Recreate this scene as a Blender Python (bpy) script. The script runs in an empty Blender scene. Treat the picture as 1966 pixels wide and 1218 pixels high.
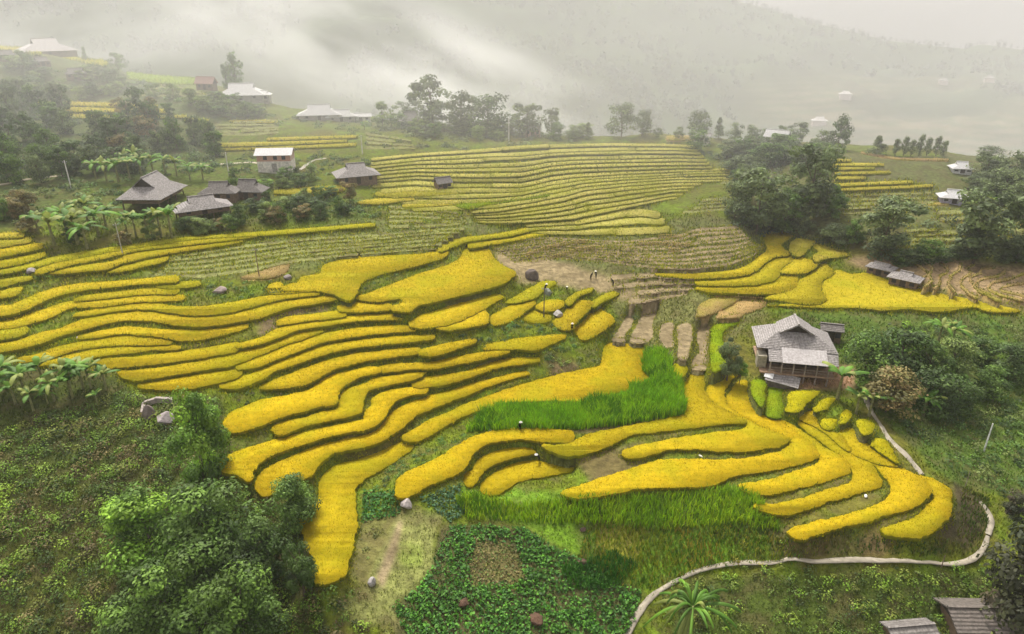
import bpy, math, random, numpy as np
from mathutils import Vector, Matrix
from mathutils.geometry import tessellate_polygon
R=math.radians
scn=bpy.context.scene; COL=scn.collection
H=50.0; FOC=1328.0; CX,CY=983.0,609.0; PIT=R(24)
# ---------------- camera ----------------
cd=bpy.data.cameras.new('camera'); cam=bpy.data.objects.new('camera',cd); COL.objects.link(cam)
cam.location=(0,0,H); cam.rotation_euler=(R(90)-PIT,0,0)
cd.sensor_width=36; cd.lens=36*FOC/1966; cd.clip_start=.5; cd.clip_end=6000
scn.camera=cam
# ---------------- light ----------------
SUN_EL,SUN_ROT=R(58),R(-20)
w=bpy.data.worlds.new('World'); scn.world=w; w.use_nodes=True
nt=w.node_tree; bg=nt.nodes['Background']
sky=nt.nodes.new('ShaderNodeTexSky'); sky.sky_type='NISHITA'; sky.sun_disc=False
sky.sun_elevation=SUN_EL; sky.sun_rotation=SUN_ROT; sky.dust_density=4; sky.air_density=1.5
hs=nt.nodes.new('ShaderNodeHueSaturation'); hs.inputs['Saturation'].default_value=.08
mx=nt.nodes.new('ShaderNodeMix'); mx.data_type='RGBA'; mx.blend_type='MULTIPLY'; mx.inputs[0].default_value=1
mx.inputs[7].default_value=(1.035,.99,.985,1)
nt.links.new(sky.outputs[0],hs.inputs['Color']); nt.links.new(hs.outputs[0],mx.inputs[6]); nt.links.new(mx.outputs[2],bg.inputs[0])
bg.inputs[1].default_value=.125
sl=bpy.data.lights.new('sun','SUN'); sl.energy=2.6; sl.angle=R(12); sl.color=(1,.95,.86)
so=bpy.data.objects.new('sun',sl); COL.objects.link(so)
sd=Vector((math.sin(SUN_ROT)*math.cos(SUN_EL),math.cos(SUN_ROT)*math.cos(SUN_EL),math.sin(SUN_EL)))
so.rotation_euler=sd.to_track_quat('Z','Y').to_euler()
scn.view_settings.view_transform='Standard'; scn.view_settings.look='None'
scn.view_settings.exposure=EXPO=.88; scn.view_settings.gamma=1; scn.view_settings.use_curve_mapping=False
scn.cycles.volume_bounces=2; scn.cycles.max_bounces=6; scn.cycles.diffuse_bounces=3; scn.cycles.transmission_bounces=3
scn.cycles.volume_step_rate=1.5; scn.cycles.volume_max_steps=96
# tile origins: zoomed tile pixel /3.93 + origin -> photo pixel
TILES = dict(A=(0,430),B=(400,430),C=(800,430),D=(1200,430),E=(400,680),F=(700,680),G=(1100,680),H=(1400,780),
             I=(1466,500),J=(400,908),K=(800,908),N=(0,660),Q=(800,200),R=(400,130),L=(0,50),M=(1466,230),V=(1200,170),Z=None)
# S: strips "x,ytop,ybottom"; P: outlines "x,y".  kind first.
TRACE = """
S gold A -100,70,100 0,68,100 120,65,98 170,75,92
S gold A -100,130,175 0,125,172 120,108,150 220,105,135
S gold A -100,200,250 0,190,245 150,155,215 310,148,180
S gold A -100,285,335 0,270,325 150,245,295 330,212,240
S limegold A -100,345,385 0,335,375 200,305,338 400,248,290 600,215,250 750,188,222 900,168,195 1200,125,150 1450,95,115 1700,78,98 B 400,58,85 700,35,60 1000,12,35 1250,-8,12
S gold A 280,345,375 400,300,345 550,262,300 700,235,275 850,200,240 1000,175,205 1200,150,178 1500,120,145 1800,90,110 1950,72,88
S gold A 380,350,370 500,335,368 700,300,345 800,290,338 900,265,300 960,235,285 1100,200,250 1300,175,215 1500,150,185 1700,130,155 1820,108,130
S gold A 820,345,360 950,305,350 1050,285,325 1200,250,290 1260,230,262
S limegold A -100,430,480 0,420,475 120,400,440 220,395,415
S gold A -100,515,560 0,505,555 80,485,545 150,478,510
S gold A -100,640,690 0,620,685 100,605,670 200,560,635 300,520,590 420,480,540 600,450,500 800,435,475 1000,420,455 1200,400,440 1330,390,428
S limegold A 1190,455,475 1340,440,480 1500,430,462
S gold A 570,565,580 650,540,570 850,515,550 1100,490,525 1330,485,520
S gold A 590,600,625 750,580,620 900,565,600 1100,545,582 1380,535,568
S gold A 570,675,690 700,650,680 850,620,655 1000,602,640 1150,600,640 1300,620,665 1450,625,680 1600,615,675 1750,590,655 B 200,588,650 400,550,600 600,522,555 820,505,530
S gold A -100,925,975 0,905,960 150,870,935 300,820,895 450,790,840 600,730,800 700,700,770 850,680,735 1000,665,720 1150,670,725 1300,685,750 1450,695,765 1600,690,760 1750,665,740 B 400,628,700 500,600,660 650,575,620 800,555,598 950,538,565
S gold A -100,765,800 0,740,785 150,705,765 300,655,725 400,620,690 500,588,640 575,583,610
S limegold A -100,820,880 0,800,870 100,780,850 185,775,820
S gold A 590,845,860 700,815,855 850,790,830 950,775,820 1050,780,830 1200,795,840 1350,798,870 1500,800,865 1650,780,840 1860,745,775
S gold A 150,1005,1040 250,990,1030 400,935,1000 600,890,940 800,860,915 950,845,905 1100,850,905 1280,865,900
S gold A 290,1040,1065 450,1010,1045 600,970,1020 800,935,985 1000,915,965 1180,915,945 1350,918,940
S gold A 725,1020,1050 760,1010,1080 900,1010,1075 1050,1000,1060 1300,970,1035 1500,945,1005 1650,920,980 1790,895,945
S gold A 900,1115,1125 1000,1105,1170 1200,1085,1150 1400,1055,1115 1600,1020,1085 1750,985,1060 B 400,915,975 550,865,915 700,815,865 855,785,808
S gold B 225,905,930 400,855,895 500,800,860 650,755,800 800,740,775 1000,705,745 1200,680,720 1450,683,712
S gold B 520,735,755 600,700,745 750,685,725 900,665,710 1030,650,690
S gold N 1050,300,320 1200,272,335 1400,240,330 1550,212,310 1700,195,275 1810,178,235
S gold B 230,1060,1085 350,1015,1075 500,960,1020 700,885,945 850,835,890 1000,805,860 1200,780,830 1400,765,810 1550,768,800
S gold E 95,225,245 200,195,250 300,155,225 400,115,180 B 500,1045,1100 600,1010,1068 800,938,1000 1000,895,945 1300,862,905 1500,845,885 1690,838,862
S gold E 400,235,255 500,195,250 600,155,245 700,115,230 800,80,185 900,45,130 1000,22,95 B 1100,980,1045 1300,958,1010 1450,940,990 1580,935,970
S gold C 25,955,975 100,930,990 200,910,970 300,888,935 435,865,890
S gold C 520,915,942 650,888,940 760,865,938 900,850,945 1000,840,905 1115,835,855
S gold E 1280,105,135 1380,75,125 1550,68,108 1700,55,105 C 200,1018,1070 400,985,1035 550,962,1000 690,945,965
P gold E 130,510 200,430 400,348 620,305 760,270 860,195 960,145 1080,125 1200,98 1290,108 1290,130 1180,155 1090,190 1000,245 960,300 960,365 850,385 700,425 520,470 380,530 180,580
P gold E 490,545 560,510 700,485 900,425 985,410 1000,330 1030,275 1100,250 1200,220 1260,180 1400,165 1500,140 1640,128 1560,175 1450,205 1300,235 1200,270 1160,340 1150,420 1100,450 900,495 700,545 540,600 490,570
P gold E 110,795 200,745 400,680 600,620 900,552 1050,522 1180,490 1195,425 1235,385 1245,330 1330,282 1450,262 1560,245 1640,240 1640,285 1500,308 1400,350 1355,405 1320,465 1270,520 1180,560 950,600 700,672 500,745 390,800 330,870 310,950 220,900 110,870
S gold F 365,212,232 430,183,245 600,155,220 760,132,180 850,98,145 1000,45,98 1150,25,72 1315,25,48
P gold E 370,1005 400,905 480,848 650,765 800,700 1000,650 1200,608 1290,565 1330,505 1400,440 1500,380 1650,318 F 620,283 800,225 1000,178 1200,128 1235,142 1100,180 900,245 750,308 600,368 450,425 350,478 260,555 150,635 E 1180,690 1020,715 900,765 820,835 770,900 600,980 430,1060
P gold E 1465,660 1300,730 1150,788 950,845 885,900 850,965 845,1060 J 835,200 800,245 735,285 705,355 735,470 760,575 805,625 800,680 765,745 790,800 850,820 950,800 1010,770 1050,650 1080,520 1105,390 1105,290 1090,170 1105,95 E 1180,925 1300,860 1450,765 1545,690 1540,665
P gold F 295,615 400,555 500,495 650,438 800,362 1000,295 1300,198 1600,125 1780,85 C 1408,1000 1420,925 1465,898 1580,900 1700,915 1705,1000 G 520,95 560,170 600,215 500,240 380,265 250,305 100,340 F 1700,345 1300,345 1000,375 850,420 700,480 550,565 400,645 310,645
P gold F 245,1050 270,930 400,860 600,760 700,690 850,615 1000,575 1200,560 1400,570 1555,585 1560,640 1500,655 1300,640 1150,630 1000,650 880,690 800,750 760,820 720,870 650,910 500,970 380,1040 300,1075
P gold F 760,900 820,870 860,800 950,750 1100,710 1240,705 1280,740 1150,765 1000,810 870,890 830,960 800,985 755,950
P gold F 880,1000 900,960 1000,890 1150,820 1300,805 1450,830 1590,850 1500,885 1300,920 1150,950 1070,1010 980,1050 910,1040
P gold F 1345,680 1450,690 1560,665 1650,622 1800,580 G 400,545 600,510 850,455 860,400 835,300 840,220 900,145 990,125 980,210 975,270 1060,370 1180,440 1300,500 1230,510 1100,520 800,558 500,590 400,612 300,668 100,740 0,755 F 1500,752 1400,720
P gold G 385,745 450,705 700,650 1000,602 1200,580 1310,562 1310,505 1190,435 1070,365 1020,305 1025,240 1130,150 1270,118 1180,190 1135,265 1150,375 1290,480 1430,555 1620,628 1560,680 1400,708 1200,725 1050,718 850,705 700,715 550,760 430,775
P gold F 1500,1045 1620,1000 1800,935 G 400,885 600,818 750,797 950,795 1150,800 1350,780 1500,755 1630,710 1645,640 1500,580 1300,480 1165,375 1190,290 1255,210 1310,200 1315,290 1370,355 1375,425 1420,465 1530,490 1650,570 1800,680 1850,760 1750,808 1600,848 1400,880 1200,912 1080,965 980,985 700,992 550,995 400,1020 200,1052 20,1070
P gold H 90,592 250,568 400,530 550,480 690,430 690,385 600,310 480,220 330,120 200,75 260,70 400,100 560,200 720,310 850,385 895,440 890,495 800,528 650,570 450,620 300,650 160,645
P gold H 200,748 350,742 500,710 700,650 850,605 945,555 940,480 900,420 760,300 600,190 520,110 640,150 780,240 920,350 1040,420 1110,500 1140,590 1000,638 850,680 700,722 550,780 430,805 300,790
P gold H 465,945 520,915 700,872 900,822 1050,775 1160,735 1225,690 1235,610 1180,520 1080,425 960,375 1050,390 1200,440 1340,490 1450,545 1510,630 1450,700 1380,750 1250,790 1050,850 850,900 650,955 560,985 480,975
P gold H 1165,940 1250,905 1400,850 1470,800 1510,740 1560,710 1550,660 1500,590 1440,530 1560,560 1660,630 1665,740 1640,830 1550,920 1450,965 1350,975 1220,965
P gold H 500,70 560,45 640,35 680,60 640,110 690,150 760,190 850,230 900,330 800,250 680,160 580,110
P gold H 830,170 900,160 960,190 1010,240 1080,320 1180,380 1260,440 1150,430 1040,400 920,340 870,260
P padgold H 830,80 880,20 930,60 900,110 830,130
P padgold H 970,110 1050,95 1110,150 1080,200 1000,210
P padgold H 1100,240 1180,250 1230,320 1290,430 1200,380 1080,290
P padgold H 700,90 820,100 800,160 750,180 690,140
P lime G 1340,200 1400,185 1450,205 1450,320 1430,400 1380,350 1345,280
P lime G 1480,240 1540,205 1590,225 1570,330 1600,400 1560,475 1460,455 1460,340
P padgold G 1620,300 1700,275 1860,280 1800,340 1700,430 1600,425 1620,360
P padgold I 380,1115 450,1045 550,1040 490,1105 410,1140
P stubble D 40,890 90,760 140,670 240,655 210,740 210,850 180,890
P stubble D 260,860 270,770 330,740 370,760 360,850 370,920 300,930
P stubble D 400,920 390,780 440,750 500,760 510,850 490,940 460,1030 400,1010
P stubble D 550,800 620,770 640,785 630,900 615,1090 510,1100 500,1040 560,960 540,880
P lime D 655,780 740,740 860,710 840,760 760,790 740,880 780,960 770,1060 720,1100 655,1110 645,1000
P stubble C 1480,880 1530,780 1590,700 1640,700 1620,770 1570,850 1570,890
P padgold D 350,1080 400,1045 470,1075 465,1130 420,1160 370,1150
P gold B 1520,740 1600,690 1750,640 C 350,575 500,545 620,530 650,550 560,600 480,650 380,700 300,735 B 1730,770 1600,780 1530,765
P gold C 160,780 280,745 380,715 430,670 510,650 535,690 530,740 430,765 250,795
P gold C 555,700 640,650 750,600 850,575 890,590 870,620 800,660 780,690 700,730 600,760 555,745
P limegold C 680,590 760,540 880,470 960,435 1040,440 960,500 880,555 780,585
P gold C 815,690 870,660 930,655 1000,690 990,730 900,740 820,720
P gold C 910,620 970,580 1080,575 1110,600 1060,640 960,650
P gold C 1030,740 1110,680 1180,585 1300,580 1330,600 1280,650 1200,730 1160,790 1100,790
P gold C 1180,790 1250,740 1340,640 1390,645 1470,700 1480,740 1400,800 1320,850 1260,865 1210,830
P limegold C 1130,580 1200,520 1330,480 1320,500 1210,550 1150,610
P limegold C 1300,610 1420,530 1540,500 1500,540 1400,580 1340,620
P gold B 455,470 530,440 560,470 555,505 600,455 680,440 700,400 850,370 880,310 1000,270 1130,240 1400,235 1650,220 1750,170 1770,150 1800,180 1790,240 1650,290 1450,340 1250,390 1150,440 1110,520 1060,570 950,525 820,500 600,515 470,515
P gold B 1110,555 1200,525 1400,450 1600,372 1780,320 1900,260 1940,180 1965,150 C 480,150 550,200 580,260 640,310 740,360 730,390 650,440 500,490 300,540 100,590 0,610 B 1520,655 1400,650 1400,620 1470,590 1450,555 1300,580
S gold B 985,615,650 1060,595,655 1200,590,655 1370,608,640
S limegold Q 180,1060,1110 300,1010,1060 400,1000,1030 550,985,1010 700,960,990 850,925,955 1000,905,930
S gold Q 400,1045,1080 480,1030,1070 600,1020,1050 750,995,1025 900,965,995 1050,945,970 1200,940,960
P gold D 230,370 500,368 750,355 900,325 1020,240 1080,190 1050,110 1100,60 1180,60 1265,85 1230,110 1180,150 1190,190 1250,210 1220,235 1130,245 1040,295 980,350 880,385 700,402 450,405 250,385
P gold D 540,435 750,425 950,390 1040,330 1120,270 1200,245 1300,240 1305,275 1230,300 1165,350 1150,400 1090,430 950,455 700,460 550,455
P gold D 550,475 800,480 1000,460 1120,430 1160,400 1290,395 1300,430 1270,480 1150,520 900,520 650,510 550,490
P gold D 1180,350 1250,300 1320,250 1440,290 1430,330 1330,370 1180,365
P gold D 1260,140 1320,110 1430,130 1400,160 1350,210 1300,240 1250,200
P gold D 1420,160 1460,155 1550,180 1650,210 1680,235 1500,260 1440,280 1430,240 1470,210
P gold D 1070,555 1250,500 1310,430 1370,400 1450,330 1500,280 1540,330 1570,370 1480,430 1475,480 1505,570 1440,600 1300,595 1150,570
P gold D 1080,612 1300,608 1480,608 1520,572 1490,480 1500,430 1600,350 1700,375 I 800,100 960,160 1200,220 1500,280 1700,320 1920,370 1900,385 1700,380 1600,345 1500,355 1300,380 1100,360 900,370 700,350 450,350 200,340 20,330
P straw D 570,600 720,540 850,540 870,560 700,660 600,690 540,690
P straw D 700,710 720,650 900,560 1060,560 1060,620 900,680 870,700
P straw B 240,400 330,370 440,340 540,300 610,290 600,340 560,380 450,410 300,415
S gold R 500,925,945 700,905,950 850,895,945 1020,885,920
S gold R 1270,940,965 1450,915,970 1700,905,960 1965,900,935
S gold R 1140,1005,1020 1300,985,1025 1450,975,1005 1550,985,995
S gold R 1470,1035,1050 1700,1010,1040 1880,985,1025
P lime Q 300,760 500,705 900,668 1000,690 800,720 500,765 400,790
S gold L 290,568,590 700,575,600 1000,585,610 1180,595,612
S gold L 500,612,640 900,620,645 1240,628,650
S gold L 510,665,690 900,672,690 1400,672,688
S gold L 1400,700,712 1565,702,715
S gold R 160,393,410 520,396,412
S gold R 60,570,592 400,560,585 800,545,567 1040,540,555
S gold R 50,600,620 400,597,615 800,580,600 1110,568,587
S gold R 450,528,545 800,518,535 1120,510,524
S gold L -100,155,185 0,160,190 150,170,200 300,185,215
S limegold L 440,215,235 600,245,270 800,270,300
S lime L 960,350,400 1200,375,430 1480,395,440
S gold M 390,298,310 650,296,308
S gold M 420,326,340 900,328,342
S gold M 500,358,372 830,353,366
S gold M 545,392,407 950,386,399
S gold M 550,428,444 760,428,442
S gold M 500,483,499 800,470,486 1120,458,474
S gold M 500,516,532 900,502,518 1270,486,502
S straw M 1020,628,647 1400,623,642
S straw M 740,238,252 1000,280,297 1400,293,307
S straw M 1920,790,800 2000,788,800
S straw V 315,355,385 530,355,385
W straw I 1130,10 1200,60 1240,100 1180,140
W straw I 1220,10 1270,60 1250,110 1270,150 1210,195
W straw I 1330,15 1390,60 1380,90 1330,120 1330,170 1290,210
W straw I 1490,20 1480,70 1420,110 1400,180 1440,230
W straw I 1590,30 1530,60 1570,90 1500,140 1500,190 1560,250 1620,280
W straw I 1740,50 1650,60 1640,90 1560,130 1600,200 1650,240 1790,300
W straw I 1830,75 1780,110 1620,150 1610,200 1720,260
W straw I 2065,85 1965,95 1880,130 1740,160 1700,210 1800,260 1965,300
W straw I 2065,160 1965,170 1850,185 1790,220 1900,250 2000,275
"""
# bundles: kind; n; tread share; top guide; bottom guide (photo px), x-range from guides
BUNDLES = [
 ("stubgreen",6,.5,"1800,402 1900,398 1966,395","1800,482 1900,478 1966,472"),
 ("stubgreen",5,.5,"1600,372 1700,370 1790,368","1612,415 1700,412 1800,410"),
 ("stubgreen",6,.5,"1738,440 1825,436","1738,492 1825,487"),
 ("stubgreen",4,.55,"262,152 330,160 395,178","250,186 330,190 385,200"),
 ("stubgreen",4,.55,"700,252 760,262 790,268","702,288 760,288 800,286"),
 ("stubgreen",3,.5,"1405,338 1425,338 1445,338","1340,372 1400,366 1420,366"),
 ("fargold",7,.55,"712,303 800,294 900,286 1000,279 1100,275 1200,273 1300,275 1335,278","712,352 800,345 870,350 1000,352 1030,345 1055,338 1100,333 1200,329 1300,325 1372,324"),
 ("fargold",5,.55,"712,352 800,345 870,350 1000,352 1030,345 1055,338 1100,333 1200,329 1300,325 1400,322","810,408 880,406 950,401 1030,389 1080,379 1120,367 1200,358 1300,350 1400,349"),
 ("fargold",5,.58,"905,404 950,401 1030,389 1080,379 1120,367 1200,358 1300,350 1345,349","915,428 980,430 1030,427 1100,421 1140,413 1200,401 1260,389 1290,383"),
 ("fargold",3,.7,"1010,430 1100,421 1140,413 1200,401 1230,400 1265,405","1015,448 1110,453 1200,453 1270,449 1292,443"),
 ("stubble",9,.62,"935,470 980,460 1050,453 1110,458 1200,462 1300,450 1340,436 1420,432","990,506 1060,497 1150,503 1250,516 1330,520 1400,512 1440,497 1473,468"),
 ("stubble",4,.62,"1170,527 1250,522 1335,530","1215,590 1260,582 1300,574 1345,566"),
 ("stubgreen",6,.6,"320,490 400,478 480,468 600,455 740,447 840,437 895,434","290,532 380,536 480,523 560,505 650,495 750,486 830,480"),
 ("stubgreen",5,.6,"745,392 820,398 880,406","745,440 830,438 905,429"),
 ("stubgreen",5,.55,"410,232 480,231 540,229","410,262 480,262 535,258"),
 ("stubgreen",4,.6,"1310,385 1400,378","1310,412 1395,405"),
]
# ---------------- image <-> world ----------------
cp,sp=math.cos(PIT),math.sin(PIT)
def rays(u,v):
    x=(np.asarray(u,float)-CX)/FOC; y=(CY-np.asarray(v,float))/FOC
    return x, cp+y*sp, -sp+y*cp
def unproj(u,v,z):
    x,y,d=rays(u,v); k=(z-H)/d
    return x*k,y*k
def proj(x,y,z):
    dz=np.asarray(z)-H; dep=y*cp-dz*sp; up=y*sp+dz*cp
    return CX+FOC*x/dep, CY-FOC*up/dep
def tanv(u,v):
    x,y,d=rays(u,v); return -d/np.hypot(x,y)
def az(u,v):
    x,y,d=rays(u,v); return np.arctan2(x,y)
rng=np.random.default_rng(7)
def vnoise(x,y,s,seed=0):
    g=np.random.default_rng(seed).random((256,256)); X=np.asarray(x)/s+1000; Y=np.asarray(y)/s+1000
    i=np.floor(X).astype(int);j=np.floor(Y).astype(int);fx=X-i;fy=Y-j;fx=fx*fx*(3-2*fx);fy=fy*fy*(3-2*fy)
    i0=i%256;i1=(i+1)%256;j0=j%256;j1=(j+1)%256
    return (g[i0,j0]*(1-fx)+g[i1,j0]*fx)*(1-fy)+(g[i0,j1]*(1-fx)+g[i1,j1]*fx)*fy
def fbm(x,y,s,seed=0,o=4):
    r=0;a=.5
    for k in range(o): r=r+a*vnoise(x,y,s/2**k,seed+k); a*=.5
    return r/(1-.5**o)
def pip(px,py,poly):
    ins=np.zeros(px.shape,bool);n=len(poly)
    for i in range(n):
        x0,y0=poly[i];x1,y1=poly[(i+1)%n]
        if y0==y1: continue
        c=((y0>py)!=(y1>py))&(px<(x1-x0)*(py-y0)/(y1-y0)+x0)
        ins^=c
    return ins
# ---------------- mesh + object helpers ----------------
def tag(o,label=None,cat=None,group=None,kind=None):
    if label:o['label']=label
    if cat:o['category']=cat
    if group:o['group']=group
    if kind:o['kind']=kind
    return o
def mesh_np(name,V,F,mat,parent=None,col=None,smooth=False):
    """V (n,3), F list/array of equal sized polys, col per vertex rgb"""
    V=np.asarray(V,np.float32);F=np.asarray(F,np.int32);k=F.shape[1]
    me=bpy.data.meshes.new(name); me.vertices.add(len(V)); me.vertices.foreach_set('co',V.ravel())
    me.loops.add(F.size); me.loops.foreach_set('vertex_index',F.ravel())
    me.polygons.add(len(F)); me.polygons.foreach_set('loop_start',np.arange(0,F.size,k,dtype=np.int32))
    me.update(calc_edges=True)
    if smooth: me.polygons.foreach_set('use_smooth',np.ones(len(F),bool))
    if col is not None:
        a=me.color_attributes.new('Col','FLOAT_COLOR','POINT'); c=np.ones((len(V),4),np.float32); c[:,:3]=col
        a.data.foreach_set('color',c.ravel())
    if mat: me.materials.append(mat)
    o=bpy.data.objects.new(name,me); COL.objects.link(o)
    if parent: o.parent=parent
    return o
def empty(name,loc,rz=0):
    o=bpy.data.objects.new(name,None); COL.objects.link(o); o.location=loc; o.rotation_euler=(0,0,rz); o.empty_display_size=.3; return o
class MB:
    def __init__(s): s.v=[];s.f=[];s.c=[]
    def add(s,v,f,c=(1,1,1)):
        b=len(s.v); s.v+= [tuple(p) for p in v]; s.f+=[tuple(b+i for i in q) for q in f]; s.c+=[c]*len(v)
    def box(s,x0,x1,y0,y1,z0,z1,c=(1,1,1)):
        s.add([(x0,y0,z0),(x1,y0,z0),(x1,y1,z0),(x0,y1,z0),(x0,y0,z1),(x1,y0,z1),(x1,y1,z1),(x0,y1,z1)],
              [(3,2,1,0),(4,5,6,7),(0,1,5,4),(1,2,6,5),(2,3,7,6),(3,0,4,7)],c)
    def slab(s,q,t,c=(1,1,1)):
        """quad (4 or 3 pts, ccw from above) with thickness t below"""
        n=len(q); q=[Vector(p) for p in q]; nn=(q[1]-q[0]).cross(q[2]-q[0]).normalized()*t
        s.add(q+[p-nn for p in q],[tuple(range(n)),tuple(reversed(range(n,2*n)))]+[(i,n+i,n+(i+1)%n,(i+1)%n) for i in range(n)],c)
    def tube(s,pts,rad,n=7,c=(1,1,1)):
        rings=[]
        for i,p in enumerate(pts):
            p=Vector(p);a=Vector(pts[max(0,i-1)]);b=Vector(pts[min(len(pts)-1,i+1)]);d=(b-a).normalized()
            x=d.orthogonal().normalized();y=d.cross(x)
            rings.append([p+(x*math.cos(2*math.pi*k/n)+y*math.sin(2*math.pi*k/n))*rad[i] for k in range(n)])
        f=[]
        for i in range(len(pts)-1):
            for k in range(n): f.append((i*n+k,i*n+(k+1)%n,(i+1)*n+(k+1)%n,(i+1)*n+k))
        f+= [tuple(reversed(range(n))),tuple(range((len(pts)-1)*n,len(pts)*n))]
        s.add([p for r in rings for p in r],f,c)
    def build(s,name,mat,parent=None,smooth=False):
        me=bpy.data.meshes.new(name); me.from_pydata([tuple(p) for p in s.v],[],s.f); me.update()
        a=me.color_attributes.new('Col','FLOAT_COLOR','POINT')
        a.data.foreach_set('color',np.array([(*c,1) for c in s.c],np.float32).ravel())
        if smooth: me.polygons.foreach_set('use_smooth',[True]*len(me.polygons))
        me.materials.append(mat); o=bpy.data.objects.new(name,me); COL.objects.link(o)
        if parent:o.parent=parent
        return o
# ---------------- materials ----------------
def M_col(name,rough=.85,var=.3,scale=2.0,trans=0,bump=0,bscale=8,detail=4,spec=.25,c2=None,f2=.4,s2=.2):
    """vertex colour 'Col' modulated by world-space noise"""
    m=bpy.data.materials.new(name); m.use_nodes=True; n=m.node_tree.nodes; l=m.node_tree.links
    p=n['Principled BSDF']; p.inputs['Roughness'].default_value=rough; p.inputs['Specular IOR Level'].default_value=spec
    at=n.new('ShaderNodeAttribute'); at.attribute_name='Col'
    geo=n.new('ShaderNodeNewGeometry'); no=n.new('ShaderNodeTexNoise'); no.inputs['Scale'].default_value=scale; no.inputs['Detail'].default_value=detail
    l.new(geo.outputs['Position'],no.inputs['Vector'])
    mr=n.new('ShaderNodeMapRange'); mr.inputs[1].default_value=.3; mr.inputs[2].default_value=.7
    mr.inputs[3].default_value=1-var; mr.inputs[4].default_value=1+var; l.new(no.outputs[0],mr.inputs[0])
    mu=n.new('ShaderNodeMix'); mu.data_type='RGBA'; mu.blend_type='MULTIPLY'; mu.inputs[0].default_value=1
    l.new(at.outputs['Color'],mu.inputs[6]); l.new(mr.outputs[0],mu.inputs[7]); out=mu.outputs[2]
    if c2:
        n2=n.new('ShaderNodeTexNoise'); n2.inputs['Scale'].default_value=s2; n2.inputs['Detail'].default_value=5; l.new(geo.outputs['Position'],n2.inputs['Vector'])
        m2=n.new('ShaderNodeMapRange'); m2.inputs[1].default_value=.48; m2.inputs[2].default_value=.62; m2.inputs[4].default_value=f2; l.new(n2.outputs[0],m2.inputs[0])
        mm=n.new('ShaderNodeMix'); mm.data_type='RGBA'; l.new(m2.outputs[0],mm.inputs[0]); l.new(out,mm.inputs[6]); mm.inputs[7].default_value=(*c2,1); out=mm.outputs[2]
    l.new(out,p.inputs['Base Color'])
    if bump:
        b=n.new('ShaderNodeBump'); b.inputs['Strength'].default_value=.9; b.inputs['Distance'].default_value=bump
        nb=n.new('ShaderNodeTexNoise'); nb.inputs['Scale'].default_value=bscale; nb.inputs['Detail'].default_value=3; l.new(geo.outputs['Position'],nb.inputs['Vector'])
        l.new(nb.outputs[0],b.inputs['Height']); l.new(b.outputs[0],p.inputs['Normal'])
    if trans:
        t=n.new('ShaderNodeBsdfTranslucent'); l.new(out,t.inputs[0]); ms=n.new('ShaderNodeMixShader'); ms.inputs[0].default_value=trans
        l.new(p.outputs[0],ms.inputs[1]); l.new(t.outputs[0],ms.inputs[2]); l.new(ms.outputs[0],n['Material Output'].inputs[0])
    return m
mt_rice=M_col('rice_plants',.85,.14,1.2,.5,.04,9,spec=.03,c2=(.42,.44,.015),f2=.38,s2=.16)
mt_ground=M_col('terrain_soil_and_grass',.95,.4,1.3,0,.15,4,6,spec=.1,c2=(.10,.075,.035),f2=.45,s2=.35)
mt_leaf=M_col('leaves',.6,.2,.8,.3,spec=.3)
mt_grass=M_col('grass_blades',.7,.2,1.0,.3,spec=.15)
mt_bark=M_col('bark',.9,.3,3,0,.03,12)
mt_wood=M_col('weathered_wood',.85,.3,2.5,0,.02,20)
mt_stone=M_col('stone',.85,.3,1.8,0,.08,5)
mt_cloth=M_col('cloth',.8,.1,4)
mt_path=M_col('concrete_path',.85,.15,2.0,0,.02,9)
mt_hill=M_col('far_hillside',.95,.35,.03,0,0,1,6,spec=.05)
def M_roof(name,c,c2,rough=.8,metal=False,axis=0):
    """rows of shingles / corrugation in object space plus weather stains"""
    m=bpy.data.materials.new(name); m.use_nodes=True; n=m.node_tree.nodes; l=m.node_tree.links; p=n['Principled BSDF']
    tc=n.new('ShaderNodeTexCoord'); no=n.new('ShaderNodeTexNoise'); no.inputs['Scale'].default_value=1.6; no.inputs['Detail'].default_value=8; no.inputs['Roughness'].default_value=.7
    mp=n.new('ShaderNodeMapping'); mp.inputs['Scale'].default_value=(2.2,2.2,.6)
    l.new(tc.outputs['Object'],mp.inputs[0]); l.new(mp.outputs[0],no.inputs['Vector'])
    cr=n.new('ShaderNodeValToRGB'); cr.color_ramp.elements[0].position=.38; cr.color_ramp.elements[1].position=.62
    cr.color_ramp.elements[0].color=(*c2,1); cr.color_ramp.elements[1].color=(*c,1); l.new(no.outputs[0],cr.inputs[0])
    wv=n.new('ShaderNodeTexWave'); wv.wave_type='BANDS'; wv.bands_direction='X' if metal else 'Z'; wv.inputs['Scale'].default_value=2.6 if metal else 1.9
    wv.inputs['Distortion'].default_value=.3 if metal else 1.2; wv.inputs['Detail'].default_value=2; l.new(tc.outputs['Object'],wv.inputs['Vector'])
    mr=n.new('ShaderNodeMapRange'); mr.inputs[3].default_value=.82; mr.inputs[4].default_value=1.08; l.new(wv.outputs[0],mr.inputs[0])
    mu=n.new('ShaderNodeMix'); mu.data_type='RGBA'; mu.blend_type='MULTIPLY'; mu.inputs[0].default_value=1
    l.new(cr.outputs[0],mu.inputs[6]); l.new(mr.outputs[0],mu.inputs[7]); l.new(mu.outputs[2],p.inputs['Base Color'])
    b=n.new('ShaderNodeBump'); b.inputs['Distance'].default_value=.05; l.new(wv.outputs[0],b.inputs['Height']); l.new(b.outputs[0],p.inputs['Normal'])
    p.inputs['Roughness'].default_value=rough; return m
rf_grey=M_roof('grey_shingle_roof',(.34,.315,.30),(.15,.135,.125))
rf_dark=M_roof('dark_shingle_roof',(.20,.18,.165),(.09,.08,.07))
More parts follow.
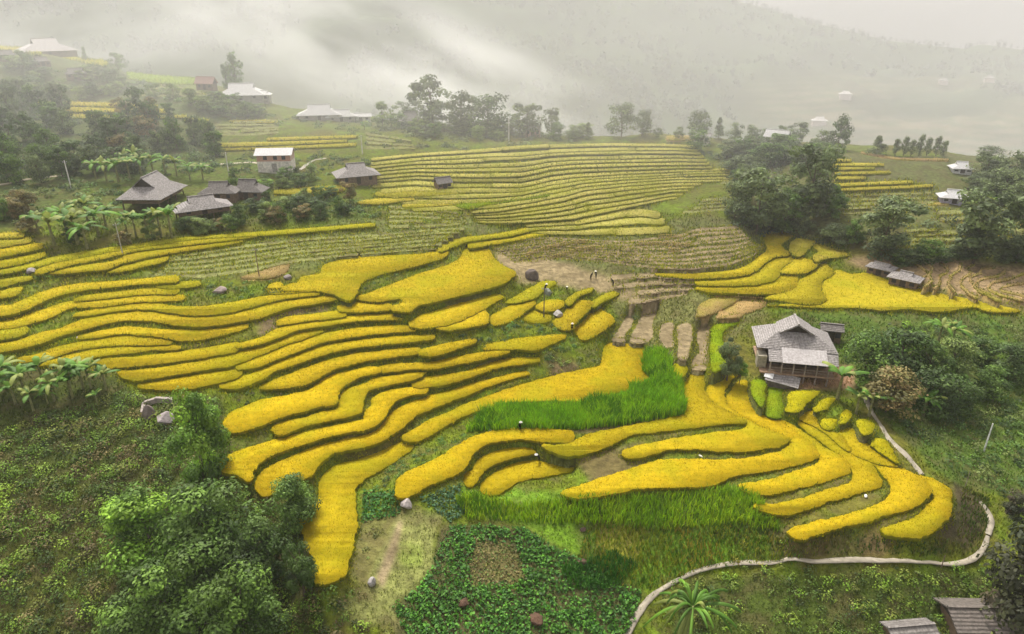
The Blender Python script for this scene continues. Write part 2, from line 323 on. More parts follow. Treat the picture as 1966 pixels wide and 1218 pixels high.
rf_pale=M_roof('pale_metal_roof',(.60,.57,.56),(.38,.34,.32),.5,True)
rf_white=M_roof('white_metal_roof',(.8,.79,.78),(.6,.59,.58),.5,True)
rf_brown=M_roof('brown_weathered_roof',(.15,.125,.105),(.07,.06,.05))
rf_red=M_roof('faded_red_roof',(.38,.22,.18),(.28,.17,.14))
# ---------------- terrace heights ----------------
def parse():
    out=[]
    for ln in TRACE.strip().splitlines():
        tk=ln.split(); typ,kind=tk[0],tk[1]; o=None; pts=[]
        for t in tk[2:]:
            if t in TILES: o=TILES[t]; continue
            n=[float(a) for a in t.split(',')]
            pts.append([o[0]+n[0]/3.93]+[o[1]+a/3.93 for a in n[1:]])
        if typ=='W':
            q=np.array(pts); d=np.gradient(q,axis=0); d/=np.hypot(*d.T)[:,None]; nn=np.c_[-d[:,1],d[:,0]]*2.1; typ='P'; pts=np.vstack([q+nn,(q-nn)[::-1]]).tolist()
        out.append([typ,kind,pts])
    for kind,n,sh,g0,g1 in BUNDLES:
        a=np.array([[float(q) for q in p.split(',')] for p in g0.split()]);b=np.array([[float(q) for q in p.split(',')] for p in g1.split()])
        for k in range(n):
            f0=(k+.12+random.uniform(-.06,.06))/n;f1=f0+sh/n
            xa=a[0,0]*(1-f0)+b[0,0]*f0; xb=a[-1,0]*(1-f0)+b[-1,0]*f0
            # a terrace breaks into two or three pieces along its length
            cuts=[xa]+sorted(random.uniform(xa+.2*(xb-xa),xb-.1*(xb-xa)) for _ in range(random.choice([0,1,1,2])))+[xb]
            for c0,c1 in zip(cuts,cuts[1:]):
                if c1-c0<40: continue
                xs=np.linspace(c0+2,c1-2,max(4,int((c1-c0)/12)))
                ya=np.interp(xs,a[:,0],a[:,1]);yb=np.interp(xs,b[:,0],b[:,1])
                d=np.interp(xs,np.linspace(xa,xb,12),np.random.default_rng(int(k*97+xa)).uniform(-.10,.10,12))*(yb-ya)/n
                j=random.uniform(-.07,.07)*(yb-ya)/n; w=random.uniform(.85,1.15)
                p=ya*(1-f0)+yb*f0+d+j; q=p+(yb-ya)*sh/n*w
                out.append(['S',kind,[[x,s,t] for x,s,t in zip(xs,p,q)]])
    return out
def outline(s):
    if s[0]=='P': return np.array(s[2])
    p=np.array(s[2]); return np.vstack([p[:,:2],p[::-1][:,[0,2]]])
def spans(poly,x):
    r=[];n=len(poly)
    for i in range(n):
        a=poly[i];b=poly[(i+1)%n]
        if (a[0]<=x)!=(b[0]<=x): r.append(a[1]+(x-a[0])/(b[0]-a[0])*(b[1]-a[1]))
    r.sort(); return list(zip(r[::2],r[1::2]))
random.seed(5)
STR=parse(); POL=[outline(s) for s in STR]; NS=len(STR)
def solve():
    rows=[]
    for x in np.arange(-20,1990,10.3):
        sps=sorted([(a,b,i) for i,p in enumerate(POL) for a,b in spans(p,x)],key=lambda q:q[0]+q[1])
        for A,B in zip(sps,sps[1:]):
            if A[2]==B[2]: continue
            g=max(0,B[0]-A[1]); t1=float(tanv(x,A[1]));t2=float(tanv(x,A[1]+g))
            lv=.9*math.log(t1/t2); s=.14; ls=math.log((1+s/t2)/(1+s/t1))
            lim=8+(A[1]-300)*.03; ww=min(1,max(0,(g-lim)/lim))
            rows.append((A[2],B[2],lv*(1-ww)+ls*ww,1/(1+g/12)))
    M=np.zeros((len(rows)+1+NS,NS));r=np.zeros(len(rows)+1+NS)
    for k,(a,b,v,ww) in enumerate(rows): M[k,a]=ww;M[k,b]=-ww;r[k]=v*ww
    ref=[i for i in range(NS) if np.abs(POL[i].mean(0)-np.array([1463,760])).sum()<40][0]
    M[len(rows),ref]=50;r[len(rows)]=50*math.log(50); t0=float(tanv(1463,760))
    for i,p in enumerate(POL):
        t=float(tanv(*p.mean(0))); k=len(rows)+1+i; wp=.5 if np.ptp(p[:,0])<75 and p[:,1].mean()>690 and STR[i][1]!='gold' else .15; M[k,i]=wp; r[k]=wp*math.log(50*(1+.13/t0)/(1+.13/t))
    return H-np.exp(np.linalg.lstsq(M,r,rcond=None)[0])
ZT=solve()      # height of each crop's top
CROP=dict(gold=.45,limegold=.45,lime=.22,padgold=.22,straw=.2,stubble=.04,stubgreen=.06,fargold=.35)
def closed_spline(p,step_px=3.0):
    n=len(p); out=[]
    for i in range(n):
        a,b,c,d=p[(i-1)%n],p[i],p[(i+1)%n],p[(i+2)%n]
        m=max(1,int(np.hypot(*(c-b))/step_px))
        # damp tangents so sharp ends stay close to the trace
        t1=(c-a)*.5; t2=(d-b)*.5; L=np.hypot(*(c-b))+1e-6
        for t in (t1,t2):
            k=np.hypot(*t)
            if k>L*.9: t*=L*.9/k
        for k in range(m):
            s=k/m; out.append((2*s**3-3*s*s+1)*b+(s**3-2*s*s+s)*t1+(-2*s**3+3*s*s)*c+(s**3-s*s)*t2)
    return np.array(out)
SPL=[closed_spline(p) for p in POL]
# ---------------- terrain ----------------
NR,NA=900,1040; RMIN,RMAX=22.0,430.0
LR=np.linspace(math.log(RMIN),math.log(RMAX),NR); RR=np.exp(LR); AA=np.linspace(R(-52),R(52),NA)
GX=RR[:,None]*np.sin(AA)[None]; GY=RR[:,None]*np.cos(AA)[None]
# hand-set control points: photo x, y, ground height
CTRL=[(200,800,1),(60,800,1.5),(330,830,1.2),(200,900,-2),(30,900,-1.5),(100,1000,-5.5),(350,950,-2.5),(100,1150,-10),(-200,1000,-5),(-200,800,2),(-200,600,8),(-200,450,13),
 (400,1100,-7.5),(520,1040,-5),(500,1200,-9),(250,1300,-13),(560,1130,-6.5),(740,1090,-3.6),(700,1160,-4),(800,1030,-3.4),(820,1180,-4.4),(900,1060,-4.2),(1000,1040,-4.6),(1000,1200,-6.5),(1150,1100,-5.6),(1200,1210,-8),
 (1250,1010,-5.2),(1120,960,-4.6),(1400,960,-4.4),(1300,1100,-7.6),(1450,1080,-7.2),(1700,1080,-7.6),(1870,1070,-7.4),(1900,990,-5.6),(1850,960,-4.8),(1500,1150,-9.5),(1400,1300,-13),(1800,1150,-10),(1966,1218,-10),(2100,1000,-6),(800,1300,-8.5),
 (1665,760,-1.6),(1710,850,-2.9),(1770,912,-3.9),(1900,700,-1.5),(1966,640,-.6),(1750,690,-1.2),(1900,850,-4),(2100,800,-3.5),(1640,640,.2),(1520,700,.3),(1600,735,0),(1460,700,.5),(1520,745,-.2),(1520,610,1.1),(1850,620,.4),
 (1850,540,2.2),(1960,560,1.6),(1960,510,3.0),(1800,510,3.2),(1700,520,2.6),(2150,560,1.5),(1900,420,6.6),(1966,350,10),(2150,350,11),(2150,450,6),(1640,470,3.6),(1560,455,3.8),(1480,430,5.2),(1450,380,7.6),(1500,330,10.8),
 (100,440,10.9),(300,400,11.8),(450,400,11.8),(380,440,10.2),(600,410,10.8),(100,380,13),(0,420,12),(200,330,15.3),(60,330,15.5),(350,320,15.2),(530,330,14.2),(100,260,19.2),(300,260,17.2),(0,200,23.5),(150,160,26.2),(0,140,30),(680,355,12.6),(850,365,10.6),(630,300,15),
 (1080,540,4.0),(1020,520,4.8),(1150,540,3.4),(1110,700,.2),(1000,830,-2.6),(1150,800,-1.6),(1270,700,-.4),(1300,780,-1.5)]
CREST=[(-400,70,400),(-100,84,385),(0,88,372),(150,106,352),(309,142,300),(400,160,275),(465,190,256),(560,215,246),(700,226,244),(800,242,234),(983,264,222),(1150,268,216),(1300,261,220),(1420,275,222),(1560,286,222),(1700,290,222),(1850,298,226),(1966,305,235),(2400,310,240)]
cx,cy,cz=[],[],[]
for i in range(NS):
    q=POL[i]; q=q[::max(1,len(q)//6)]; zg=ZT[i]-CROP[STR[i][1]]
    x,y=unproj(q[:,0],q[:,1],ZT[i]); cx+=list(x);cy+=list(y);cz+=[zg]*len(x)
for u,v,z in CTRL:
    x,y=unproj(u,v,z);cx.append(float(x));cy.append(float(y));cz.append(z)
caz,crr,czz=[],[],[]
for u,v,d in CREST:
    a=float(az(u,v)); z=H-d*float(tanv(u,v)); caz.append(a);crr.append(d);czz.append(z)
    cx.append(d*math.sin(a));cy.append(d*math.cos(a));cz.append(z)
cx,cy,cz=map(np.array,(cx,cy,cz))
def tps(x,y):
    d2=(x[:,None]-cx)**2+(y[:,None]-cy)**2+1e-6
    return .5*d2*np.log(d2)
Nn=len(cx); Am=np.zeros((Nn+3,Nn+3)); Am[:Nn,:Nn]=tps(cx,cy)+np.eye(Nn)*600
Am[:Nn,Nn]=1;Am[:Nn,Nn+1]=cx;Am[:Nn,Nn+2]=cy;Am[Nn:,:Nn]=Am[:Nn,Nn:].T
wv_=np.linalg.solve(Am,np.concatenate([cz,[0,0,0]]))
si=np.arange(0,NR,10);si=np.append(si,NR-1);sj=np.arange(0,NA,10);sj=np.append(sj,NA-1)
def evalz(x,y): return tps(x,y)@wv_[:Nn]+wv_[Nn]+wv_[Nn+1]*x+wv_[Nn+2]*y
xs_=GX[np.ix_(si,sj)].ravel();ys_=GY[np.ix_(si,sj)].ravel()
Zs=np.concatenate([evalz(xs_[k:k+2000],ys_[k:k+2000]) for k in range(0,len(xs_),2000)]).reshape(len(si),len(sj))
T1=np.array([np.interp(np.arange(NA),sj,r) for r in Zs]); ZB=np.array([np.interp(np.arange(NR),si,T1[:,j]) for j in range(NA)]).T
# beyond the crest the land falls into the valley
rc=np.interp(AA,caz,crr);zc=np.interp(AA,caz,czz)
icr=np.clip(np.searchsorted(RR,rc),0,NR-1); zedge=ZB[icr,np.arange(NA)]
over=np.maximum(0,RR[:,None]-rc[None]); zb2=zedge[None]-.42*over*np.minimum(1,over/25)
ZB=np.where(over>0,np.maximum(zb2,-45),ZB)
ZB=np.clip(ZB,-60,60)
# flat treads stamped into the slope, lowest first
fix=np.zeros((NR,NA),bool); ZF=np.zeros((NR,NA)); KIND=np.full((NR,NA),-1)
for i in np.argsort(ZT):
    zt=ZT[i]; x,y=unproj(SPL[i][:,0],SPL[i][:,1],zt); rr=np.hypot(x,y); aa=np.arctan2(x,y)
    r0,r1=np.searchsorted(RR,[rr.min(),rr.max()]);a0,a1=np.searchsorted(AA,[aa.min(),aa.max()])
    if r1<=r0 or a1<=a0: continue
    sub=(slice(r0,r1+1),slice(a0,a1+1)); ins=pip(GX[sub],GY[sub],np.c_[x,y])
    ZF[sub][ins]=zt-CROP[STR[i][1]]; fix[sub][ins]=True; KIND[sub][ins]=i
def relax(res,fx,levels=5):
    hs=[(res,fx)]
    for k in range(levels):
        a,f=hs[-1]; n,m=a.shape[0]//2*2,a.shape[1]//2*2; a=a[:n,:m];f=f[:n,:m].astype(float)
        w=(f[::2,::2]+f[1::2,::2]+f[::2,1::2]+f[1::2,1::2]); af=a*f
        s=(af[::2,::2]+af[1::2,::2]+af[::2,1::2]+af[1::2,1::2])
        hs.append((np.where(w>0,s/np.maximum(w,1e-9),0),w>0))
    cur=hs[-1][0].copy()
    for k in range(levels,-1,-1):
        a,f=hs[k]
        if k<levels:
            up=np.repeat(np.repeat(cur,2,0),2,1); up=np.pad(up,((0,max(0,a.shape[0]-up.shape[0])),(0,max(0,a.shape[1]-up.shape[1]))),mode='edge')[:a.shape[0],:a.shape[1]]; cur=np.where(f,a,up)
        lam=.004*4**k
        for _ in range(60 if k else 30):
            p=np.pad(cur,1,mode='edge'); av=(p[:-2,1:-1]+p[2:,1:-1]+p[1:-1,:-2]+p[1:-1,2:])/4/(1+lam*.25)
            cur=np.where(f,a,av)
    return cur
RES=relax(np.where(fix,ZF-ZB,0.0),fix)
Z=ZB+RES
nz=(fbm(GX,GY,2.2,11,3)-.5)*.35+(fbm(GX,GY,14,21,3)-.5)*1.0
from_fix=fix.astype(float)
for _ in range(6):
    p=np.pad(from_fix,1,mode='edge'); from_fix=np.maximum(from_fix,(p[:-2,1:-1]+p[2:,1:-1]+p[1:-1,:-2]+p[1:-1,2:])/4)
Z=Z+nz*(1-np.clip(from_fix*1.5,0,1))*np.where(over>0,2,1)
def hgt(x,y):
    r=np.log(np.maximum(np.hypot(x,y),RMIN+.01));a=np.arctan2(x,y)
    fi=np.clip((r-LR[0])/(LR[1]-LR[0]),0,NR-1.001);fj=np.clip((a-AA[0])/(AA[1]-AA[0]),0,NA-1.001)
    i=fi.astype(int) if hasattr(fi,'astype') else int(fi); j=fj.astype(int) if hasattr(fj,'astype') else int(fj); fi=fi-i;fj=fj-j
    return (Z[i,j]*(1-fi)+Z[i+1,j]*fi)*(1-fj)+(Z[i,j+1]*(1-fi)+Z[i+1,j+1]*fi)*fj
def ground(u,v):
    """first point of the land on the photo ray"""
    t=float(tanv(u,v));a=float(az(u,v)); j=int(np.clip((a-AA[0])/(AA[1]-AA[0]),0,NA-1))
    d=(H-RR*t)-Z[:,j]; k=np.nonzero(d<0)[0]; k=k[k>0]
    if len(k)==0: i=icr[j]; return Vector((RR[i]*math.sin(a),RR[i]*math.cos(a),float(Z[i,j])))
    i=k[0]; f=d[i-1]/(d[i-1]-d[i]); r=RR[i-1]+(RR[i]-RR[i-1])*f
    return Vector((r*math.sin(a),r*math.cos(a),float(hgt(r*math.sin(a),r*math.cos(a)))))
def pxm(p):   # metres per photo pixel at point p
    return (p.y*cp-(p.z-H)*sp)/FOC
# ground colours: what grows or lies there
PU,PV=proj(GX,GY,Z)
C=np.zeros((NR,NA,3)); C[:]=(.098,.126,.008)
n1=fbm(GX,GY,9,31,4)[...,None]; n2=fbm(GX,GY,3,41,3)[...,None]
C=C*(1-.55*np.clip((n1-.5)*6,0,1))+np.array((.14,.10,.03))*.5*np.clip((n1-.5)*6,0,1)
C=C+(np.array((.13,.20,.015))-C)*np.clip((.42-n2)*5,0,.7)
def zone(poly,c,k=1.0,var=.25,soft=True):
    m=pip(PU+(n2[...,0]-.5)*30*soft,PV+(n1[...,0]-.5)*20*soft,poly)
    C[m]=C[m]*(1-k)+np.array(c)*k*(1+var*(n2[m]-.5)*3)
zone([(-500,690),(60,690),(230,725),(270,762),(430,760),(440,870),(430,910),(490,940),(590,980),(580,1060),(600,1130),(640,1250),(700,1500),(-500,1500)],(.05,.065,.014),.9)
zone([(0,900),(300,950),(200,1218),(-300,1300),(-300,880)],(.075,.08,.014),.5,.5)
zone([(-500,80),(240,120),(420,200),(420,320),(200,345),(60,440),(-400,440)],(.075,.10,.03),.8)
zone([(230,290),(500,300),(720,400),(700,425),(300,440),(100,440)],(.085,.12,.025),.7)
zone([(650,425),(920,420),(980,470),(840,500),(600,520),(290,545),(280,520)],(.13,.15,.045),.8)
zone([(930,440),(1380,415),(1480,440),(1480,480),(1440,520),(1330,560),(1480,600),(1340,690),(1330,740),(1170,650),(1180,560),(960,520)],(.12,.125,.04),.85)
zone([(930,440),(1400,425),(1480,440),(1440,520),(1250,520),(1000,510)],(.11,.125,.04),.5)
zone([(960,480),(1040,490),(1200,540),(1260,590),(1160,565),(1080,550),(1010,545),(950,525)],(.27,.205,.115),.8)
zone([(1620,500),(1740,495),(2100,525),(2100,610),(1900,580),(1790,560),(1650,515)],(.26,.185,.10),.95)
zone([(1420,300),(2200,300),(2200,500),(1600,470),(1400,440)],(.10,.105,.045),.7)
zone([(1480,598),(2200,605),(2200,1000),(1830,930),(1640,760),(1560,640)],(.06,.105,.018),.8)
zone([(1830,925),(1890,960),(1890,1030),(1850,1060),(1790,1020),(1830,980)],(.05,.038,.025),.85)
zone([(1320,1110),(1900,1095),(2200,1100),(2200,1500),(1200,1500)],(.05,.075,.014),.85)
zone([(880,920),(1100,950),(1250,940),(1440,930),(1520,1030),(1500,1080),(1330,1090),(1230,1130),(1130,1080),(1000,1010),(870,985)],(.11,.20,.015),.9)
zone([(1140,1000),(1250,1010),(1230,1080),(1150,1070)],(.22,.19,.03),.7)
zone([(850,1005),(1000,1015),(1130,1080),(1225,1135),(1190,1300),(780,1300),(750,1170),(830,1095)],(.075,.075,.03),.9)
zone([(915,1035),(945,1040),(985,1062),(1008,1085),(1012,1118),(985,1138),(930,1128),(902,1140),(895,1095),(908,1060)],(.14,.13,.045),.8)
zone([(690,990),(770,985),(740,1060),(700,1130),(670,1110)],(.14,.13,.045),.8)
zone([(765,970),(845,980),(836,1060),(832,1090),(800,1120),(755,1165),(835,1200),(650,1200),(640,1165),(700,1125),(745,1040)],(.17,.18,.055),.95,.3)
zone([(775,1000),(755,1080),(735,1130),(722,1110),(750,1040),(765,1000)],(.28,.21,.13),.8,.1,False)
zone([(770,1040),(818,1045),(812,1085),(765,1088)],(.19,.25,.04),.6,.2)
zone([(1470,1010),(1600,1035),(1730,1020),(1700,1075),(1480,1078)],(.10,.065,.035),.7)
zone([(1050,690),(1110,690),(1125,735),(1060,740)],(.13,.085,.05),.8)
zone([(1110,860),(1240,850),(1240,905),(1120,940)],(.14,.095,.05),.7)
zone([(960,800),(1310,795),(1310,835),(960,830)],(.13,.09,.055),.7)
zone([(1500,705),(1640,700),(1640,745),(1500,750)],(.34,.20,.12),.9)
zone([(500,600),(620,585),(640,600),(500,650)],(.15,.10,.07),.7)
for _ in range(7):
    p=np.pad(C,((1,1),(1,1),(0,0)),mode='edge'); C=(p[:-2,1:-1]+p[2:,1:-1]+p[1:-1,:-2]+p[1:-1,2:]+p[1:-1,1:-1])/5
for k_,c_ in dict(stubble=(.21,.165,.09),stubgreen=(.18,.19,.06),straw=(.4,.27,.1)).items():
    ids=[i for i in range(NS) if STR[i][1]==k_]; m=np.isin(KIND,ids); C[m]=c_
m=fix&~np.isin(KIND,[i for i in range(NS) if STR[i][1] in('stubble','stubgreen','straw')]); C[m]=(.10,.11,.025)
idx=np.arange(NR*NA).reshape(NR,NA)
F=np.stack([idx[:-1,:-1],idx[:-1,1:],idx[1:,1:],idx[1:,:-1]],-1).reshape(-1,4)
ter=mesh_np('terraced_hillside',np.c_[GX.ravel(),GY.ravel(),Z.ravel()],F,mt_ground,col=np.clip(C.reshape(-1,3),0,1),smooth=True)
tag(ter,'terraced valley side of green banks, scrub and stepped paddies','hillside',kind='structure')
# the land behind and under the viewpoint
bb=MB(); zr=Z[0].mean()
rg=[(0,0,zr-1.0)]+[(22.5*math.sin(a),22.5*math.cos(a),float(np.interp(a,AA,Z[0])) if abs(a)<R(52) else float(zr)-.3) for a in np.linspace(-math.pi,math.pi,73)[:-1]]
ro=[(140*math.sin(a),140*math.cos(a),zr-6) for a in np.linspace(-math.pi,math.pi,73)[:-1]]
fs=[(0,1+k,1+(k+1)%72) for k in range(72)]
bb.add(rg+ro,fs+[(1+k,73+k,73+(k+1)%72,1+(k+1)%72) for k in range(72) if abs(-math.pi+(k+.5)*2*math.pi/72)>R(54)],(.06,.09,.02))
tag(bb.build('lower_slope',mt_ground),'scrubby lower slope nearest the viewer','slope',kind='structure')
# ---------------- crops ----------------
PAL=dict(gold=[(.59,.425,.012),(.66,.49,.020),(.57,.365,.012),(.44,.40,.015)],
 limegold=[(.52,.42,.012),(.40,.42,.015),(.60,.43,.015),(.33,.36,.015)],
 padgold=[(.60,.49,.012),(.50,.47,.015),(.66,.53,.016),(.42,.44,.015)],
 lime=[(.30,.42,.012),(.24,.36,.012),(.38,.46,.02),(.2,.28,.02)],
 fargold=[(.66,.58,.16),(.58,.54,.13),(.72,.61,.20),(.44,.47,.11)],  # far rice; lightening by haze is put into these colours
 straw=[(.50,.37,.16),(.44,.31,.13),(.56,.43,.20),(.38,.33,.12)],
 stubble=[(.32,.25,.165),(.27,.21,.13),(.36,.28,.18),(.24,.22,.10)],
 stubgreen=[(.31,.30,.11),(.33,.28,.14),(.26,.27,.08),(.38,.36,.13)])
def tufts(px,py,pz,hh,ww,pal,mixw,lean=.35):
    n=len(px); a=rng.uniform(0,2*math.pi,n); dx,dy=np.cos(a)*ww/2,np.sin(a)*ww/2
    l=rng.uniform(0,2*math.pi,n); le=hh*lean*rng.random(n)
    V=np.empty((n,3,3)); V[:,0]=np.c_[px-dx,py-dy,pz];V[:,1]=np.c_[px+dx,py+dy,pz];V[:,2]=np.c_[px+np.cos(l)*le,py+np.sin(l)*le,pz+hh]
    P=np.array(pal); c=P[rng.choice(len(P),n,p=mixw)]*rng.uniform(.68,1.3,(n,1))
    return V.reshape(-1,3),np.repeat(c,3,0)
paddies=[]
for i in range(NS):
    kd=STR[i][1]; zt=ZT[i]; hc=CROP[kd]; sp_=SPL[i]; x,y=unproj(sp_[:,0],sp_[:,1],zt)
    n=len(x); _tx=np.roll(x,-1)-np.roll(x,1);_ty=np.roll(y,-1)-np.roll(y,1);_tl=np.hypot(_tx,_ty)+1e-6; _sg=1 if np.sum(x*np.roll(y,-1)-y*np.roll(x,-1))>0 else -1; ex=.26 if kd in('gold','limegold','fargold') else 0; x=x+_ty/_tl*ex*_sg; y=y-_tx/_tl*ex*_sg; jx=rng.normal(0,.05,n)+(fbm(x,y,1.3,55,2)-.5)*.42;jy=rng.normal(0,.05,n)+(fbm(x,y,1.3,58,2)-.5)*.42; x=x+jx;y=y+jy
    area=0.5*np.sum(x*np.roll(y,-1)-y*np.roll(x,-1))
    if area<0: x=x[::-1];y=y[::-1];area=-area
    cxm,cym=x.mean(),y.mean(); dist=math.hypot(cxm,cym)
    tri=tessellate_polygon([[Vector((a,b,0)) for a,b in zip(x,y)]])
    pal=PAL[kd]
    if kd=='gold' and dist>150: pal=[tuple(np.array(q)*.5+np.array(t)*.5) for q,t in zip(PAL['gold'],PAL['fargold'])]  # distant gold paled towards fargold, haze painted into the crop colour
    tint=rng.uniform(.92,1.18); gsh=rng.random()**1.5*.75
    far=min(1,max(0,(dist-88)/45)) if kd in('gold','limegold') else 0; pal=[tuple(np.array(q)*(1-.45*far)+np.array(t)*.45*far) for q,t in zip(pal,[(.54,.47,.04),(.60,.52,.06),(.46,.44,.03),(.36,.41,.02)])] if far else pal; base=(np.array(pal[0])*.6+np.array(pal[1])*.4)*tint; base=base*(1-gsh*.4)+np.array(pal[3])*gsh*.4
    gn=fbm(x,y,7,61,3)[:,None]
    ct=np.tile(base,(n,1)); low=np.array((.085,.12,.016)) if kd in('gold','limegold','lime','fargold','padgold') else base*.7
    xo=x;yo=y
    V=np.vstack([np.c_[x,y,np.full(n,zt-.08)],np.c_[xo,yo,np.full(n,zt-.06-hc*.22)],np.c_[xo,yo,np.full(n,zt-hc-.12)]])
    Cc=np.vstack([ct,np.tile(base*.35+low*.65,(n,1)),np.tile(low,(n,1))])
    T=[tuple(t) if (x[t[1]]-x[t[0]])*(y[t[2]]-y[t[0]])-(x[t[2]]-x[t[0]])*(y[t[1]]-y[t[0]])>0 else (t[0],t[2],t[1]) for t in tri]
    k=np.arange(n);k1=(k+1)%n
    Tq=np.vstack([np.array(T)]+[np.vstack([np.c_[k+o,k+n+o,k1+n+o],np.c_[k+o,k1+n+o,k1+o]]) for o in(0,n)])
    # tufts standing out of the surface
    dens=34 if dist<82 else 22 if dist<100 else 13 if dist<130 else 5 if dist<175 else 1.2
    if kd in('stubble','stubgreen'): dens*=.12
    m=int(min(60000,area*dens)); s=max(.75,dist/100)
    qx=rng.uniform(x.min(),x.max(),int(m*(x.ptp() if hasattr(x,'ptp') else x.max()-x.min())*(y.max()-y.min())/max(area,1))+8); qy=rng.uniform(y.min(),y.max(),len(qx))
    ins=pip(qx,qy,np.c_[x,y]); qx=qx[ins];qy=qy[ins]
    g=fbm(qx,qy,6,71,3); mw=np.array([.42,.30,.13,.15])
    hh=rng.uniform(.14,.30,len(qx))*s*(.45 if kd in('stubble','stubgreen') else .7 if kd=='straw' else 1); ww=rng.uniform(.10,.2,len(qx))*s
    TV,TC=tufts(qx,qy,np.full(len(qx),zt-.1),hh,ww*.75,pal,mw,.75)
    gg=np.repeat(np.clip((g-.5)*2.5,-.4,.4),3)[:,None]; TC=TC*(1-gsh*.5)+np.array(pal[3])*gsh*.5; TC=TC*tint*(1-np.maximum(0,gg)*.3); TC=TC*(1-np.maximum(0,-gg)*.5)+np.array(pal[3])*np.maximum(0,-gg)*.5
    # fringe leaning over the bank edge
    nf=int((.15 if kd[:4]=='stub' else 1)*min(9000,np.hypot(np.diff(x),np.diff(y)).sum()*(9 if dist<110 else 5 if dist<150 else 2)))
    ii=rng.integers(0,n,nf); f=rng.random(nf); fx_=x[ii]*(1-f)+x[(ii+1)%n]*f; fy_=y[ii]*(1-f)+y[(ii+1)%n]*f
    fh=rng.uniform(.2,.45,nf)*s*(1 if hc>.4 else .5)
    FV,FC=tufts(fx_+rng.normal(0,.08,nf),fy_+rng.normal(0,.08,nf),zt-hc*rng.uniform(.3,1.1,nf),fh,rng.uniform(.1,.2,nf)*s,[np.array(pal[0])*.8,(.16,.20,.02),(.09,.13,.015),pal[3]],[.12,.3,.33,.25],.8)
    # lighter grass lip on the bank just below the edge
    if dist<190 and kd!='straw':
        tx=np.roll(x,-1)-x;ty=np.roll(y,-1)-y;tl=np.hypot(tx,ty)+1e-6; nl=int(min(14000,(.9 if kd=='stubble' and STR[i][0]=='P' else .8 if kd[:4]=='stub' else 1)*tl.sum()*(22 if dist<110 else 12 if dist<150 else 6))); ii=rng.choice(n,nl,p=tl/tl.sum()); f=rng.random(nl); off=np.abs(rng.normal(0,.38,nl))*s
        lx=x[ii]+tx[ii]*f+ty[ii]/tl[ii]*off; ly=y[ii]+ty[ii]*f-tx[ii]/tl[ii]*off
        LV,LC=tufts(lx,ly,hgt(lx,ly)-.05,rng.uniform(.2,.5,nl)*s*(.7 if kd[:4]=='stub' else 1),rng.uniform(.1,.22,nl)*s,[(.28,.31,.02),(.19,.23,.018),(.42,.36,.03),(.10,.14,.015)],[.34,.28,.22,.16],.6); FV=np.vstack([FV,LV]);FC=np.vstack([FC,LC])
    b=len(V); allV=np.vstack([V,TV,FV]); tt=(len(TV)+len(FV))//3
    allF=np.vstack([Tq,b+np.arange(tt*3).reshape(-1,3)])
    nm=dict(stubble='harvested_paddy',stubgreen='stubble_paddy',straw='straw_paddy').get(kd,'rice_paddy')
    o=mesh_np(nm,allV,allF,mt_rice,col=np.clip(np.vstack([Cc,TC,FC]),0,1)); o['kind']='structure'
    paddies.append((o,i,float(area)))
# narrow straw lines on the brown field at the far right
# ---------------- far mountain ----------------
SK=[(-900,-10),(-400,-60),(0,-90),(400,-130),(700,-140),(1000,-100),(1200,-60),(1390,-2),(1450,11),(1500,24),(1550,42),(1640,62),(1700,78),(1760,84),(1800,89),(1850,94),(1880,86),(1910,88),(1966,97),(2200,110),(2900,120)]
ska=[float(az(u,v)) for u,v in SK]; skt=[float(tanv(u,v)) for u,v in SK]
MR,MA=230,620; RA=980.0
ma=np.linspace(R(-54),R(54),MA); mr_=np.concatenate([np.exp(np.linspace(math.log(300),math.log(RA),MR-30)),np.linspace(RA+8,RA+400,30)])
mX=mr_[:,None]*np.sin(ma);mY=mr_[:,None]*np.cos(ma)
zrg=H-RA*np.interp(ma,ska,skt); zv=-46.0
f=np.clip((mr_-320)/(RA-320),0,1)[:,None]; prof=f**.9
mZ=zv+(zrg[None]-zv)*prof
nzm=(fbm(mX,mY,230,301,5)-.5)*60+(fbm(mX,mY,60,311,4)-.5)*22
mZ=mZ+nzm*np.clip(np.minimum(f*4,(1-f)*5),0,1)
mZ=np.where(mr_[:,None]>RA,zrg[None]-(mr_[:,None]-RA)*.5,mZ)
mU,mV=proj(mX,mY,mZ)
mc=np.zeros((MR,MA,3)); mc[:]=(.05,.075,.03); q=fbm(mX,mY,45,321,4)[...,None]; mc=mc*(.35+.5*q)
q2=fbm(mX,mY,90,331,3)
lower=np.clip((mV-120)/60,0,1)*np.clip((mU-1350)/200,0,1)*np.clip((q2-.35)*6,0,1)
st=(np.floor(mZ/1.6)%2); tc_=np.where(st[...,None]>0,(.12,.10,.06),(.06,.07,.03)); mc=mc+(tc_-mc)*lower[...,None]*.85
lw=np.clip((mV-140)/60,0,1)*np.clip((700-mU)/200,0,1)*.5; mc=mc+(tc_-mc)*lw[...,None]
ix=np.arange(MR*MA).reshape(MR,MA); Fm=np.stack([ix[:-1,:-1],ix[:-1,1:],ix[1:,1:],ix[1:,:-1]],-1).reshape(-1,4)
tag(mesh_np('far_mountain',np.c_[mX.ravel(),mY.ravel(),mZ.ravel()],Fm,mt_hill,col=mc.reshape(-1,3),smooth=True),'hazy wooded mountain across the valley','mountain',kind='structure')
nf=9000; fr=np.exp(rng.uniform(math.log(420),math.log(RA+4),nf)); fa=rng.uniform(R(-46),R(46),nf); fi=np.searchsorted(mr_,fr).clip(0,MR-1); fj=((fa-ma[0])/(ma[1]-ma[0])).astype(int)
keep=(lower[fi,fj]<.3)&(fbm(fr*np.sin(fa),fr*np.cos(fa),70,351,3)>.42); fi=fi[keep];fj=fj[keep]
